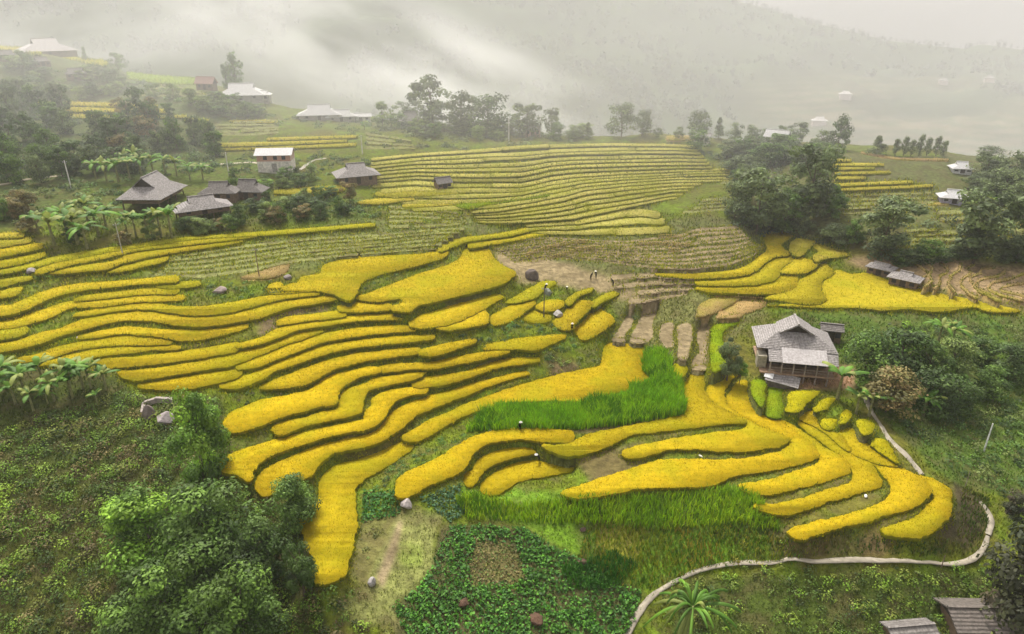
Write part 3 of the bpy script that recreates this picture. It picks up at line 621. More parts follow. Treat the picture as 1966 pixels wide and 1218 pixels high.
rj=np.arange(0,MA,2); fi=np.r_[fi,np.full(len(rj),int(np.searchsorted(mr_,RA))-1)];fj=np.r_[fj,rj]
bx,by,bz=mX[fi,fj],mY[fi,fj],mZ[fi,fj]; nT=len(bx); hT=rng.uniform(2.5,6,nT)*(1+.6*(fbm(bx,by,40,361,2)>.55)); wT=hT*rng.uniform(.45,.9,nT)
U=24; dd=rng.normal(0,1,(nT,U,3)); dd/=np.linalg.norm(dd,axis=2,keepdims=True); cen=np.stack([bx,by,bz+hT*.55],1)[:,None]; Pq=cen+dd*np.stack([wT/2,wT/2,hT/2],1)[:,None]*rng.uniform(.6,1,(nT,U,1))
Nq=dd.reshape(-1,3)+np.array([0,0,.4]); FORP=(Pq.reshape(-1,3),Nq,np.repeat(wT*.42,U))
# ---------------- leaf clouds ----------------
def leafquads(P,N,size,asp=.55):
    n=len(P); N=N+rng.normal(0,.33,(n,3)); N/=np.linalg.norm(N,axis=1,keepdims=True)
    t=rng.normal(0,1,(n,3)); t-=N*(t*N).sum(1,keepdims=True); t/=np.linalg.norm(t,axis=1,keepdims=True); b=np.cross(N,t)
    s=(size*rng.uniform(.6,1.3,n))[:,None]
    V=np.stack([P-t*s*.5,P+b*s*asp*.5,P+t*s*.5,P-b*s*asp*.5],1)
    return V.reshape(-1,3),np.arange(4*n).reshape(-1,4)
V_,F_=leafquads(*FORP,.7); cfo=np.array([(.02,.034,.016),(.026,.04,.018),(.016,.026,.013)])[rng.integers(3,size=len(FORP[2]))]*rng.uniform(.6,1.4,(len(FORP[2]),1))
tag(mesh_np('forest',V_,F_,mt_leaf,col=np.repeat(cfo,4,0)),'scattered forest on the far misty mountainside','forest',kind='stuff')
def crown(kind,nq,size,pal,seed):
    """leaves on many overlapping clumps in a unit-height crown (z 0..1, radius ~.5)"""
    g=np.random.default_rng(seed); P=[];N=[];Cc=[]
    if kind=='round': nc=34
    elif kind=='tall': nc=40
    elif kind=='airy': nc=34
    elif kind=='cone': nc=36
    else: nc=44
    for k in range(nc):
        if kind=='cone':
            h=g.uniform(0,1); r=(1-h)*.45*math.sqrt(g.random()); cr=.10+.10*(1-h)
        elif kind=='tall':
            h=g.uniform(.02,.93); r=.40*math.sin(math.pi*min(1,h*.75+.2))*math.sqrt(g.random()); cr=g.uniform(.10,.19)
        elif kind=='airy':
            h=g.uniform(.08,.86); r=.42*math.sin(math.pi*(.15+h*.72))*math.sqrt(g.random()); cr=g.uniform(.09,.16)
        elif kind=='bamboo':
            h=g.uniform(.1,1)**.8; r=.48*(h**.6)*math.sqrt(g.random())*(1.0 if h<.75 else .8); cr=g.uniform(.08,.15)
        else:
            h=g.uniform(.05,.92); r=.42*math.sqrt(max(.02,1-((h-.45)/.55)**2))*math.sqrt(g.random()); cr=g.uniform(.11,.2)
        a=g.uniform(0,2*math.pi); c=np.array([r*math.cos(a),r*math.sin(a),h])
        m=int(nq/nc*g.uniform(.6,1.4)); d=g.normal(0,1,(m,3)); d/=np.linalg.norm(d,axis=1,keepdims=True)
        rad=cr*g.uniform(.55,1.05,(m,1)); p=c+d*rad*np.array([1.15,1.15,.75]); P.append(p); N.append(d*.8+np.array([0,0,.5]))
        cc=np.array(pal[g.integers(len(pal))])*1.6*g.uniform(.65,1.4)*np.array((1.12,1.05,.85)); Cc.append(cc*g.uniform(.7,1.35,(m,1)))
    P=np.vstack(P);N=np.vstack(N);Cc=np.vstack(Cc); P[:,2]=np.maximum(P[:,2],-.08)
    V,Fq=leafquads(P,N,np.full(len(P),size)); return V,Fq,np.repeat(np.clip(Cc,0,1),4,0)
GREENS=dict(mid=[(.05,.095,.018),(.065,.12,.02),(.035,.07,.014)],dark=[(.034,.066,.016),(.048,.086,.02),(.026,.05,.012)],
 bright=[(.08,.16,.02),(.11,.20,.02),(.06,.12,.018)],brown=[(.11,.10,.04),(.08,.085,.03),(.14,.11,.05)],grey=[(.07,.10,.045),(.085,.12,.05),(.055,.08,.04)],
 pale=[(.12,.17,.05),(.10,.15,.045),(.07,.11,.03)],black=[(.018,.025,.012),(.03,.035,.018),(.05,.045,.03)])
_cr={};_tk={}
def trunk_mesh(seed):
    g=random.Random(seed); mb=MB(); lean=(g.uniform(-.04,.04),g.uniform(-.04,.04))
    mb.tube([(0,0,-.06),(lean[0]*.4,lean[1]*.4,.2),(lean[0],lean[1],.5),(lean[0]*1.5,lean[1]*1.5,.85)],[.035,.027,.018,.006],7,(.11,.085,.06))
    for k in range(6):
        a=g.uniform(0,6.28); h=g.uniform(.3,.65); L=g.uniform(.2,.34)
        mb.tube([(lean[0]*h*2,lean[1]*h*2,h),(math.cos(a)*L*.5,math.sin(a)*L*.5,h+.12),(math.cos(a)*L,math.sin(a)*L,h+.3)],[.013,.009,.003],5,(.11,.085,.06))
    o=mb.build('trunk',mt_bark); COL.objects.unlink(o); return o.data
def tree(u,vb,vt,wpx,kind='round',col='mid',label=None,group=None,name=None,cat='tree',near=False,base=.18,back=0):
    p=ground(u,vb); 
    if back: p=Vector((p.x*(1+back),p.y*(1+back),0)); p.z=float(hgt(p.x,p.y))
    m=pxm(p); h=(vb-vt)*m*1.02; wd=wpx*m
    lv=3 if near else (1 if p.y>170 else 2)
    sd=int(rng.integers(3)); key=(kind,col,lv,sd)
    if key not in _cr:
        nq={3:9000,2:3600,1:1900}[lv]; sz={3:.046,2:.062,1:.075}[lv]
        V,Fq,Cc=crown(kind,nq,sz,GREENS[col],hash((kind,col,sd))%9999 if False else sum(map(ord,kind+col))+sd*77)
        o=mesh_np('crown',V,Fq,mt_leaf,col=Cc); COL.objects.unlink(o); _cr[key]=o.data
    if sd not in _tk: _tk[sd]=trunk_mesh(sd)
    e=empty(name or {'cone':'conifer_tree','bamboo':'bamboo_clump'}.get(kind,'leafy_tree'),p,rng.uniform(0,6.28))
    t=bpy.data.objects.new('trunk',_tk[sd]); COL.objects.link(t); t.parent=e; t.scale=(h*.55,h*.55,h)
    c=bpy.data.objects.new('crown',_cr[key]); COL.objects.link(c); c.parent=e; c.location=(0,0,h*base); c.scale=(wd*1.05,wd*1.05,h*(1-base))
    tag(e,label,cat,group); return e
# ---- near trees (bottom left) ----
tree(392,925,731,112,'round','bright','tall column-shaped green tree standing above the scrub beside the golden strips',near=True,base=.03)
tree(567,1012,893,100,'round','mid','small round dark tree beside the widest golden strip',near=True,base=.08)
tree(300,1075,915,165,'round','bright','bright broad crown at the upper left of the lower-left grove',group='trees of the lower left grove',near=True,base=.1)
tree(415,1090,905,175,'round','mid','broad mid-green crown at the top of the lower-left grove',group='trees of the lower left grove',near=True,base=.1)
tree(505,1120,960,120,'round','dark','dark crown in the lower-left grove nearest the golden strip',group='trees of the lower left grove',near=True,base=.1)
tree(345,1240,1040,170,'round','mid','mid-green crown at the lower front of the grove, left of the paler one',group='trees of the lower left grove',near=True,base=.1)
tree(480,1250,1055,150,'round','mid','mid-green crown at the lower right front of the grove',group='trees of the lower left grove',near=True,base=.1)
tree(255,1290,1130,150,'round','mid','lowest crown of the lower-left grove at the photo edge',group='trees of the lower left grove',near=True,base=.1)
tree(585,1150,1010,70,'airy','dark','thin open sapling beside the foot of the wide golden strip',near=True)
tree(1990,1240,905,230,'round','black','large dark brownish tree at the lower right edge',near=True,base=.05)
tree(1950,1010,930,60,'airy','black','sparse dark tree top above the large tree at the right edge',near=True)
tree(1395,735,640,52,'airy','grey','thin grey-green tree left of the big thatched house',near=True)
tree(1418,742,690,26,'round','bright','slender sapling with a round tuft in front of the big house',near=True,base=.45)
# ---- beside the big house ----
for a in [(1655,745,640,100,'round','mid','mid-green tree touching the right side of the big house'),
 (1722,735,622,110,'round','dark','dark dense tree behind the banana plants right of the big house'),
 (1770,745,640,90,'airy','mid','open green tree in the middle of the grove right of the big house'),
 (1820,740,640,80,'round','pale','pale green tree at the right end of the house grove'),
 (1700,792,700,105,'round','brown','low olive tree at the front left of the house grove'),
 (1780,790,705,100,'round','dark','low dark tree at the front of the house grove'),
 (1735,690,612,60,'airy','bright','bright green tree at the back of the house grove'),
 (1835,790,715,70,'round','dark','low dark shrub-like tree at the front right of the house grove'),
 (1895,760,700,70,'round','mid','mid green tree alone on the right-hand slope'),
 (1930,720,650,90,'round','dark','dark tree on the right-hand slope near the photo edge'),
 (1880,690,640,70,'airy','mid','loose green tree on the right-hand slope above the dark one')]:
    tree(*a[:6],a[6],'trees of the grove right of the big house',near=False,base=.06)
# ---- gully and far right ----
for a in [(1452,448,332,125,'bamboo','grey','tall pale bamboo clump in the gully, left of the pair'),
 (1548,432,292,118,'bamboo','grey','tallest dark bamboo clump in the gully, right of the pair'),
 (1500,452,372,90,'bamboo','mid','low bamboo between the two tall gully clumps'),
 (1410,420,350,60,'round','grey','grey-green tree at the left foot of the gully bamboo'),
 (1600,470,430,60,'round','grey','low shrubby tree between gully bamboo and golden steps'),
 (1690,492,385,125,'bamboo','grey','wide bamboo clump above the thatched roof on the right'),
 (1780,505,458,55,'round','mid','small round tree right of the wide bamboo clump'),
 (1868,505,375,140,'bamboo','grey','broad dark bamboo clump near the right edge'),
 (1950,505,385,110,'bamboo','grey','bamboo clump cut by the right photo edge'),
 (1920,388,325,80,'round','grey','grey tree behind the two small white roofs'),
 (1962,420,352,70,'round','grey','grey tree at the right edge above the bamboo'),
 (1890,345,292,60,'round','grey','rounded grey tree right of the far white-roofed hut'),
 (1950,350,288,75,'airy','grey','airy grey tree at the far right skyline of the spur')]:
    tree(*a[:6],a[6],'trees in the gully and on the far right',base=.02)
# ---- skyline trees ----
for a in [(1193,262,197,58,'round','grey','large rounded tree on the crest above the field, left half of the pair'),(1232,262,214,42,'round','grey','narrower tree touching the right side of the large crest tree'),
 (1342,268,215,50,'round','grey','rounded crest tree right of the tiny yellow field'),(1378,268,229,28,'cone','grey','pointed conifer beside the rounded crest tree'),
 (1410,272,236,34,'round','grey','small crest tree left of the white-walled house'),(1440,274,240,30,'tall','grey','slim crest tree just left of the white-walled house'),(1465,272,244,30,'round','grey','low crest tree touching the white-walled house'),
 (1505,275,238,36,'airy','grey','loose crest tree right of the white-walled house'),(1532,278,234,34,'airy','grey','feathery crest tree between the house and the tall dark tree'),
 (1606,290,224,48,'tall','dark','tall dark tree on the crest at the right of the hamlet'),(1575,290,250,44,'round','grey','low tree leaning on the tall dark crest tree'),
 (1682,298,262,40,'cone','grey','leftmost conifer of the row above the right-hand terraces'),(1903,300,278,50,'round','grey','small dark crest tree at the far right'),
 (1302,266,243,22,'round','grey','tiny crest tree left of the yellow field'),(1262,265,246,20,'round','grey','tiny crest bush right of the large crest tree'),
 (832,250,147,92,'airy','grey','tallest misty tree behind the brown hut'),(785,240,190,60,'airy','grey','faint misty tree left of the tallest one'),
 (885,258,180,62,'round','grey','misty rounded tree right of the tallest one'),(938,258,182,84,'round','dark','dark spreading tree in the misty hamlet'),
 (1012,264,196,66,'airy','grey','umbrella-topped misty tree left of the pink hut'),(1058,264,207,36,'airy','grey','thin misty tree leaning over the pink hut'),
 (1100,268,240,36,'round','grey','small misty shrub tree right of the pink hut'),(1128,268,238,26,'cone','grey','small pointed misty tree on the crest'),
 (735,245,196,44,'airy','pale','pale misty tree right of the white roofs'),(455,180,106,40,'tall','mid','tall tree standing alone above the white roof'),(438,176,124,22,'tall','mid','shorter tree beside the lone tall one'),
 (228,138,103,34,'round','mid','rounded tree on the hill shoulder right of the top house'),(165,118,92,14,'cone','mid','tiny spiky tree right of the top house')]:
    tree(*a[:6],a[6],'trees along the misty crest',base=.1)
for k,u in enumerate([1718,1734,1748,1764,1778,1796,1810]):
    tree(u,300,[268,264,270,258,266,263,270][k],18,'tall','grey','slim tree in the row above the right-hand terraces','row of slim trees above the right-hand terraces',base=.08)
# ---- wooded slopes drawn as many single trees ----
def wood(poly,n,hm,wm,cols,label,group,kinds=('round','airy'),seed=3):
    g=random.Random(seed); xs=[p[0] for p in poly];ys=[p[1] for p in poly];k=0;t=0
    while k<n and t<5000:
        t+=1; u=g.uniform(min(xs),max(xs));v=g.uniform(min(ys),max(ys))
        if not pip(np.array([u]),np.array([v]),poly)[0]: continue
        p=ground(u,v); m=pxm(p); h=g.uniform(*hm)/m; ww=g.uniform(*wm)/m*.9
        tree(u,v,v-h,ww,g.choice(kinds),g.choice(cols),label,group,base=.04); k+=1
wood([(-40,200),(60,195),(200,215),(330,225),(415,262),(415,320),(330,318),(180,345),(60,355),(-40,350)],58,(5,8.5),(5,8),['dark','dark','mid','grey'],'dark leafy tree in the dense wood on the left slope','trees of the dense left wood')
wood([(230,220),(330,225),(340,300),(200,300)],7,(5,7),(5,7),['brown'],'olive-brown tree in the middle of the left wood','olive trees of the left wood',seed=8)
wood([(-40,130),(60,125),(180,140),(240,165),(240,195),(100,190),(-40,180)],26,(3.5,6),(5,8),['mid','dark','pale'],'tree in the upper belt of trees below the top house','trees of the upper left belt',seed=9)
wood([(270,180),(400,190),(540,205),(540,228),(430,228),(330,215)],20,(3,5),(4,7),['mid','pale'],'bushy tree below the white roof on the left hill','bushy trees below the white roof',seed=10)
wood([(0,395),(60,390),(60,450),(200,470),(340,440),(480,425),(470,400),(560,385),(640,390),(700,420),(560,425),(400,450),(200,480),(0,440)],34,(2.2,4.5),(3,5.5),['mid','dark','brown','pale'],'shrubby tree in the hedge below the thatched houses','hedge trees below the thatched houses',seed=11)
wood([(1335,285),(1560,285),(1590,330),(1400,335)],26,(3.5,6),(6,9),['grey','mid'],'rounded tree in the far hamlet grove under the crest','trees of the far hamlet grove',seed=12)
wood([(1330,330),(1420,330),(1600,400),(1640,470),(1440,450),(1400,400)],16,(3.5,6),(5,8),['grey','mid'],'low tree on the floor of the gully','low trees on the gully floor',seed=13)
wood([(740,240),(1120,258),(1120,268),(900,275),(760,262)],26,(2.5,5),(5,8),['grey','pale','mid'],'misty shrub tree at the edge of the misty hamlet','misty shrubs of the hamlet',seed=14)
wood([(430,340),(640,340),(660,380),(540,370),(440,385)],12,(2,3.6),(3,5),['mid','bright','pale'],'small tree between brick house and thatched roofs','small trees by the brick house',seed=15)
wood([(1640,500),(1966,490),(2000,508),(1640,512)],14,(2,3.6),(4,6),['grey','dark'],'low tree along the ravine edge above the striped field','low trees along the ravine edge',seed=16)
wood([(1850,330),(1966,320),(1980,400),(1860,395)],12,(3,5),(5,7),['grey'],'grey tree around the small white roofs on the right','trees around the right-hand white roofs',seed=17)
tree(672,390,345,36,'airy','brown','bare-looking brownish tree below the grey hip-roofed house')
# ---------------- banana plants ----------------
def banana_proto(seed,big=False):
    g=random.Random(seed); st=MB(); hh=2.4
    st.tube([(0,0,-.2),(0,0,hh*.5),(.05,0,hh)],[.16,.13,.08],8,(.20,.20,.08))
    V=[];Fq=[];Cc=[]
    for k in range(34 if big else 10):
        a=k*2.4+g.uniform(-.3,.3); L=g.uniform(1.9,2.7); e=g.uniform(.35,1.25); droop=g.uniform(.7,1.3); wd=g.uniform(.24,.34)
        if big: L=g.uniform(2.2,3.4); wd=g.uniform(.07,.12); e=g.uniform(.2,1.35); droop=g.uniform(1.0,1.9)
        c0=np.array(g.choice([(.09,.20,.02),(.13,.26,.025),(.07,.15,.018),(.20,.24,.05)]))*g.uniform(.8,1.2); b=len(V); n=7
        for i in range(n+1):
            t=i/n; r=.05+L*t*math.cos(e)*(1-.12*t)+.25*t; z=hh+L*t*math.sin(e)-droop*L*.55*t*t
            wv=wd*math.sin(math.pi*min(1,.12+t*.86))**.7 if t>.08 else .05
            for s in(-1,0,1):
                V.append((r*math.cos(a)-s*wv*math.sin(a),r*math.sin(a)+s*wv*math.cos(a),z-(.10 if s else 0)*(1+t)));Cc.append(c0*(1.25 if s==0 else 1))
        for i in range(n):
            for s in(0,1): q=b+i*3+s; Fq.append((q,q+1,q+4,q+3))
    so_=st.build('stem',mt_bark); COL.objects.unlink(so_)
    lo=mesh_np('crown',V,Fq,mt_leaf,col=np.array(Cc)); COL.objects.unlink(lo); return so_.data,lo.data
BAN=[banana_proto(k) for k in range(5)]; BIG=banana_proto(77,True)
def banana(u,vb,hpx,label,group):
    p=ground(u,vb); s=hpx*pxm(p)/4.2*1.15; e=empty('banana_plant',p,rng.uniform(0,6.28)); sm,lm=BIG if hpx==125 else BAN[int(rng.integers(5))]
    for nm,d in(('stem',sm),('crown',lm)):
        o=bpy.data.objects.new(nm,d); COL.objects.link(o); o.parent=e; o.scale=(s,s,s)
    return tag(e,label,'banana plant',group)
for u,v,h in [(15,745,70),(50,760,72),(85,740,66),(105,770,60),(135,750,74),(140,765,60),(175,745,62),(205,750,55),(30,775,55),(65,790,60),(160,745,70),(0,770,70)]: banana(u,v,h,'leafy banana plant in the row below the left golden strips','banana row below the left golden strips')
for u,v,h,l in [(92,775,34,'small young banana plant alone in the scrub, left one'),(188,778,34,'small young banana plant alone in the scrub, right one')]: banana(u,v,h,l,None)
for u,v,h in [(105,472,72),(150,470,78),(168,478,64),(128,445,60),(190,455,70),(205,440,55),(170,430,60),(75,450,50),(262,455,55),(285,458,60),(310,455,62),(330,455,68),(245,450,40)]: banana(u,v,h,'banana plant in the clump in front of the thatched houses','bananas in front of the thatched houses')
for u,v,h in [(185,345,44),(205,348,46),(228,350,52),(250,345,50),(272,340,48),(295,335,46),(318,335,44),(240,330,42),(262,325,44),(340,338,42),(365,345,38),(390,345,36)]: banana(u,v,h,'banana plant in the grove behind the thatched houses','bananas behind the thatched houses')
for u,v,h,l in [(1607,768,82,'tall banana plant at the right corner of the big house'),(1643,795,58,'bright banana plant at the top of the path'),(1668,800,62,'banana plant with drooping leaves beside the path'),(1772,800,60,'bright banana plant alone below the house grove'),
  (1735,705,50,'banana plant in the middle of the house grove'),(1800,660,56,'banana plant at the upper right of the house grove, left one'),(1825,665,55,'banana plant at the upper right of the house grove, right one'),(1835,752,56,'upright banana plant right of the house grove'),(1720,690,50,'banana plant half hidden in the house grove'),(1765,720,46,'banana plant low in the house grove')]: banana(u,v,h,l,'bananas of the house grove')
for u,v,h in [(1900,400,26),(1912,378,24),(1890,390,24),(1925,385,25),(700,250,20),(745,240,26),(752,244,24)]: banana(u,v,h,'far pale banana plant beside the white roofs','far banana plants')
banana(1322,1225,125,'large plant with long narrow drooping leaves beside the lower path',None)
banana(1955,1235,70,'banana plant beside the shed roof at the lower right',None)
banana(1875,1240,60,'banana plant in front of the shed at the lower right',None)
# ---------------- scattered ground cover ----------------
CA=(RR**2)[:,None]*(LR[1]-LR[0])*(AA[1]-AA[0])*np.ones((1,NA))
def scatter(mask,dens):
    w_=(CA*mask*dens).ravel(); n=int(w_.sum()); 
    if n<1: return np.zeros(0),np.zeros(0),np.zeros(0),np.zeros(0,int)
    cs=np.cumsum(w_); k=np.searchsorted(cs,rng.random(n)*cs[-1]); i,j=np.unravel_index(k,(NR,NA))
    lr=LR[i]+(rng.random(n)-.5)*(LR[1]-LR[0]); a=AA[j]+(rng.random(n)-.5)*(AA[1]-AA[0]); r=np.exp(lr); x=r*np.sin(a);y=r*np.cos(a)
    return x,y,hgt(x,y),k
PU,PV=proj(GX,GY,Z)
vis=(PU>-60)&(PU<2030)&(PV>40)&(PV<1260)
Cf=C.reshape(-1,3)
free=(~fix)&vis
rad=RR[:,None]*np.ones((1,NA))
stub_=(np.abs(C[...,0]-C[...,1])<.09)&(C[...,0]>C[...,1]*.98)
d_=np.where(rad<90,15,np.where(rad<120,9,np.where(rad<160,3.5,np.where(rad<160,1.0,0))))*np.where(stub_,.45,1)
x,y,z,k=scatter(free,d_); s=np.clip(np.hypot(x,y)/95,.8,1.5)*np.where(stub_.ravel()[k],.5,1)
Vg,_=tufts(x,y,z-.04,rng.uniform(.18,.5,len(x))*s,rng.uniform(.10,.24,len(x))*s,[(1,1,1)],[1.],.7)
cg=Cf[k]*rng.uniform(.7,1.75,(len(x),1))*np.array((1.05,1.12,.9)); yl=rng.random(len(x))<.09; cg[yl]=np.array((.26,.24,.07))*rng.uniform(.6,1.2,(yl.sum(),1))
tag(mesh_np('bank_grass',Vg,np.arange(len(Vg)).reshape(-1,3),mt_grass,col=np.clip(np.repeat(cg,3,0),0,1)),'short rough grass covering the terrace banks and slopes','grass',kind='stuff')
def polymask(poly,jit=8): return pip(PU+(n2[...,0]-.5)*jit*4,PV+(n1[...,0]-.5)*jit*3,poly)
def blades(name,poly,dens,h,pal,label,mw=None,wdt=(.08,.16),own=True):
    m=polymask(poly)&~fix; x,y,z,k=scatter(m,dens); n=len(x)
    a=rng.uniform(0,6.28,n);l=rng.uniform(0,6.28,n); hh=rng.uniform(*h,n)*(.6+.8*fbm(x,y,3,401,3)); ww=rng.uniform(*wdt,n); le=hh*rng.uniform(.1,.55,n)
    dx,dy=np.cos(a)*ww/2,np.sin(a)*ww/2
    V=np.empty((n,5,3)); V[:,0]=np.c_[x-dx,y-dy,z-.1];V[:,1]=np.c_[x+dx,y+dy,z-.1]
    mx_,my_=x+np.cos(l)*le*.3,y+np.sin(l)*le*.3
    V[:,2]=np.c_[mx_+dx*.8,my_+dy*.8,z+hh*.6];V[:,3]=np.c_[mx_-dx*.8,my_-dy*.8,z+hh*.6];V[:,4]=np.c_[x+np.cos(l)*le,y+np.sin(l)*le,z+hh]
    b=np.arange(n)*5; Ft=np.vstack([np.c_[b,b+1,b+2],np.c_[b,b+2,b+3],np.c_[b+3,b+2,b+4]])
    P=np.array(pal); g=fbm(x,y,4,411,3); pi=np.clip((g*1.6-.3)*len(P)+rng.normal(0,.6,n),0,len(P)-1).astype(int); c=P[pi]*rng.uniform(.7,1.3,(n,1))
    return tag(mesh_np(name,V.reshape(-1,3),Ft,mt_grass,col=np.clip(np.repeat(c,5,0),0,1)),label,'grass',kind='stuff')
TALL=[(898,828),(930,795),(960,785),(1090,780),(1180,765),(1230,735),(1240,700),(1238,680),(1265,672),(1296,708),(1314,752),(1316,800),(1180,818),(1090,828),(960,832)]
blades('tall_grass',TALL,55,(1.1,1.9),[(.15,.32,.01),(.20,.42,.01),(.28,.48,.012),(.10,.24,.01)],'bright green tall grass on the bank below the large golden field')
blades('tall_grass',[(870,960),(900,945),(1000,975),(1090,962),(1250,955),(1400,940),(1450,950),(1510,1030),(1380,1010),(1250,1015),(1130,1010),(1010,1005),(900,1000)],38,(.7,1.4),[(.17,.32,.01),(.25,.42,.012),(.32,.45,.015),(.12,.25,.012)],'bright green tall grass below the lowest golden terraces')
blades('meadow_grass',[(1130,1010),(1400,1010),(1520,1040),(1530,1085),(1340,1095),(1240,1130),(1190,1120),(1110,1070)],30,(.35,.8),[(.15,.22,.015),(.24,.26,.02),(.10,.20,.015),(.28,.24,.03)],'yellow-green meadow grass above the lower path')
blades('meadow_grass',[(1080,1090),(1180,1060),(1230,1090),(1180,1125),(1100,1130)],40,(.6,1.1),[(.04,.14,.015),(.06,.18,.015)],'dark green clump of reeds beside the vegetable patch')
def leafbed(name,poly,dens,size,pal,label,up=.25,cat='plants',lift=.2,rowf=None,ex=None):
    m=polymask(poly)&~fix
    if ex: m&=~polymask(ex)
    if rowf: m=m*np.where(np.sin((GX*.45+GY*.9+(n1[...,0]-.5)*6)*2*math.pi/rowf)>-.6,1,.25)*np.clip((fbm(GX,GY,2.5,431,3)-.2)*5,.35,1.2)
    x,y,z,k=scatter(m,dens); n=len(x)
    rows=1+.0*x; P=np.c_[x,y,z+rng.random(n)*lift]; N=np.tile([0,0,1.],(n,1))*up+rng.normal(0,.35,(n,3)); 
    g=fbm(x,y,2.2,421,3); c=np.array(pal)[rng.integers(len(pal),size=n)]*(.55+.9*g[:,None])*rng.uniform(.7,1.4,(n,1))
    V,Fq=leafquads(P,N+np.array([0,0,.3]),np.full(n,size),.7)
    return tag(mesh_np(name,V,Fq,mt_leaf,col=np.clip(np.repeat(c,4,0),0,1)),label,cat,kind='stuff')
leafbed('vegetable_patch',[(855,1008),(1000,1018),(1130,1080),(1225,1135),(1195,1260),(790,1260),(760,1165),(835,1090)],62,.36,[(.07,.19,.02),(.10,.26,.025),(.05,.14,.025)],'leafy green vegetable patch in rows at the bottom centre',lift=.4,rowf=1.15,ex=[(915,1042),(945,1046),(985,1068),(1006,1088),(1008,1114),(985,1130),(930,1122),(905,1130),(900,1095),(912,1064)])
leafbed('vegetable_patch',[(692,945),(760,940),(770,985),(690,1005)],45,.34,[(.06,.18,.02),(.05,.14,.03)],'small leafy vegetable bed beside the wide golden strip',lift=.35)
leafbed('vegetable_patch',[(800,955),(880,925),(900,985),(860,1000)],40,.34,[(.05,.12,.05),(.07,.14,.06)],'bluish green vegetable bed below the curved golden terrace',lift=.35)
leafbed('dry_plants',[(910,1036),(948,1040),(992,1062),(1016,1088),(1018,1120),(985,1142),(930,1132),(895,1138),(892,1095),(904,1058)],34,.3,[(.17,.17,.04),(.10,.15,.03),(.20,.16,.06)],'withered yellowish plants in the middle of the vegetable patch')
# shrubs of the scrub slopes: leaf domes
def shrubbery(name,poly,nper,rr_,nl,size,pal,label):
    m=polymask(poly,10)&~fix; x,y,z,k=scatter(m,nper); P=[];N=[];Cc=[]; print(name,len(x))
    for a,b,c in zip(x,y,z):
        r=rng.uniform(*rr_); n=int(nl*(r/rr_[1])**1.5)+12; d=rng.normal(0,1,(n,3)); d/=np.linalg.norm(d,axis=1,keepdims=True); d[:,2]=np.abs(d[:,2])
        P.append(np.array([a,b,c-.1])+d*r*rng.uniform(.55,1.05,(n,1))*np.array([1,1,rng.uniform(.6,1.0)])); N.append(d+np.array([0,0,.4]))
        cc=np.array(pal[rng.integers(len(pal))])*1.35*rng.uniform(.5,1.5); Cc.append(cc*rng.uniform(.7,1.35,(n,1)))
    V,Fq=leafquads(np.vstack(P),np.vstack(N),np.full(sum(map(len,P)),size),.6)
    return tag(mesh_np(name,V,Fq,mt_leaf,col=np.clip(np.repeat(np.vstack(Cc),4,0),0,1)),label,'undergrowth',kind='stuff')
SC=[(.065,.115,.010),(.09,.16,.012),(.13,.20,.018),(.04,.07,.010),(.11,.13,.02),(.11,.09,.03)]
shrubbery('scrub',[(-60,790),(60,800),(230,760),(430,765),(440,870),(420,920),(500,945),(590,990),(580,1060),(610,1130),(690,1180),(700,1250),(-60,1250)],1.1,(.5,1.5),100,.27,SC,'dark tangled scrub covering the lower left slope')
shrubbery('scrub',[(1230,1260),(1300,1120),(1480,1095),(1870,1095),(1990,1060),(1990,1260)],.9,(.4,1.2),80,.25,SC[:5]+[(.12,.17,.02)],'green and brown scrub below the lower path')
shrubbery('scrub',[(1640,640),(1990,610),(1990,1060),(1900,960),(1800,880),(1690,780)],.4,(.5,1.5),70,.32,[(.05,.10,.018),(.07,.13,.02),(.04,.075,.018),(.10,.13,.03)],'green scrub on the right-hand slope')
shrubbery('scrub',[(1430,1030),(1500,1010),(1540,1085),(1400,1095)],.5,(.3,.7),60,.18,[(.20,.22,.02),(.12,.18,.02),(.28,.26,.03)],'yellow-flowering bushes where the path passes behind them')
shrubbery('scrub',[(790,880),(850,830),(905,815),(900,790),(950,760),(900,830),(800,900),(760,920),(720,940),(730,905)],.7,(.3,.75),60,.2,[(.06,.13,.02),(.09,.17,.02),(.05,.09,.02)],'green bushes on the bank between two golden terraces')
shrubbery('scrub',[(860,640),(1000,610),(1080,630),(1100,655),(1060,690),(1040,670),(900,668)],.7,(.35,.8),60,.24,[(.05,.11,.02),(.08,.16,.02),(.04,.08,.02)],'dark green bushes below the small golden fields')
shrubbery('scrub',[(1050,665),(1180,640),(1190,650),(1165,700),(1110,715),(1060,715)],.6,(.3,.7),60,.24,[(.12,.17,.02),(.17,.19,.03),(.08,.10,.03)],'yellow-green bushes above the large golden field')
shrubbery('scrub',[(430,765),(440,745),(540,740),(620,745),(560,770),(450,800)],.6,(.3,.6),50,.2,SC,'scrub beside the tall column-shaped tree')
shrubbery('scrub',[(60,530),(110,535),(110,555),(60,555)],.5,(.4,.8),60,.25,SC,'bushes between the left golden strips')
shrubbery('scrub',[(380,555),(420,540),(520,545),(510,570),(400,575)],.4,(.4,.8),60,.25,[(.07,.13,.02),(.05,.09,.02)],'bushes and weeds around the grey boulder on the left terraces')
shrubbery('scrub',[(700,530),(760,510),(850,490),(840,510),(770,530),(690,555)],.6,(.3,.6),50,.25,[(.05,.09,.025),(.07,.11,.025)],'dark bushes on the bank between the two wide pale fields')
shrubbery('scrub',[(1140,412),(1180,405),(1195,425),(1150,428)],.5,(.5,1),60,.35,[(.06,.11,.04)],'green bush patch in the pale terraces')
shrubbery('scrub',[(1200,600),(1225,575),(1250,580),(1245,600),(1210,612)],.8,(.5,1.1),70,.28,[(.06,.10,.03),(.08,.13,.04)],'green bush at the corner of the bare fields')
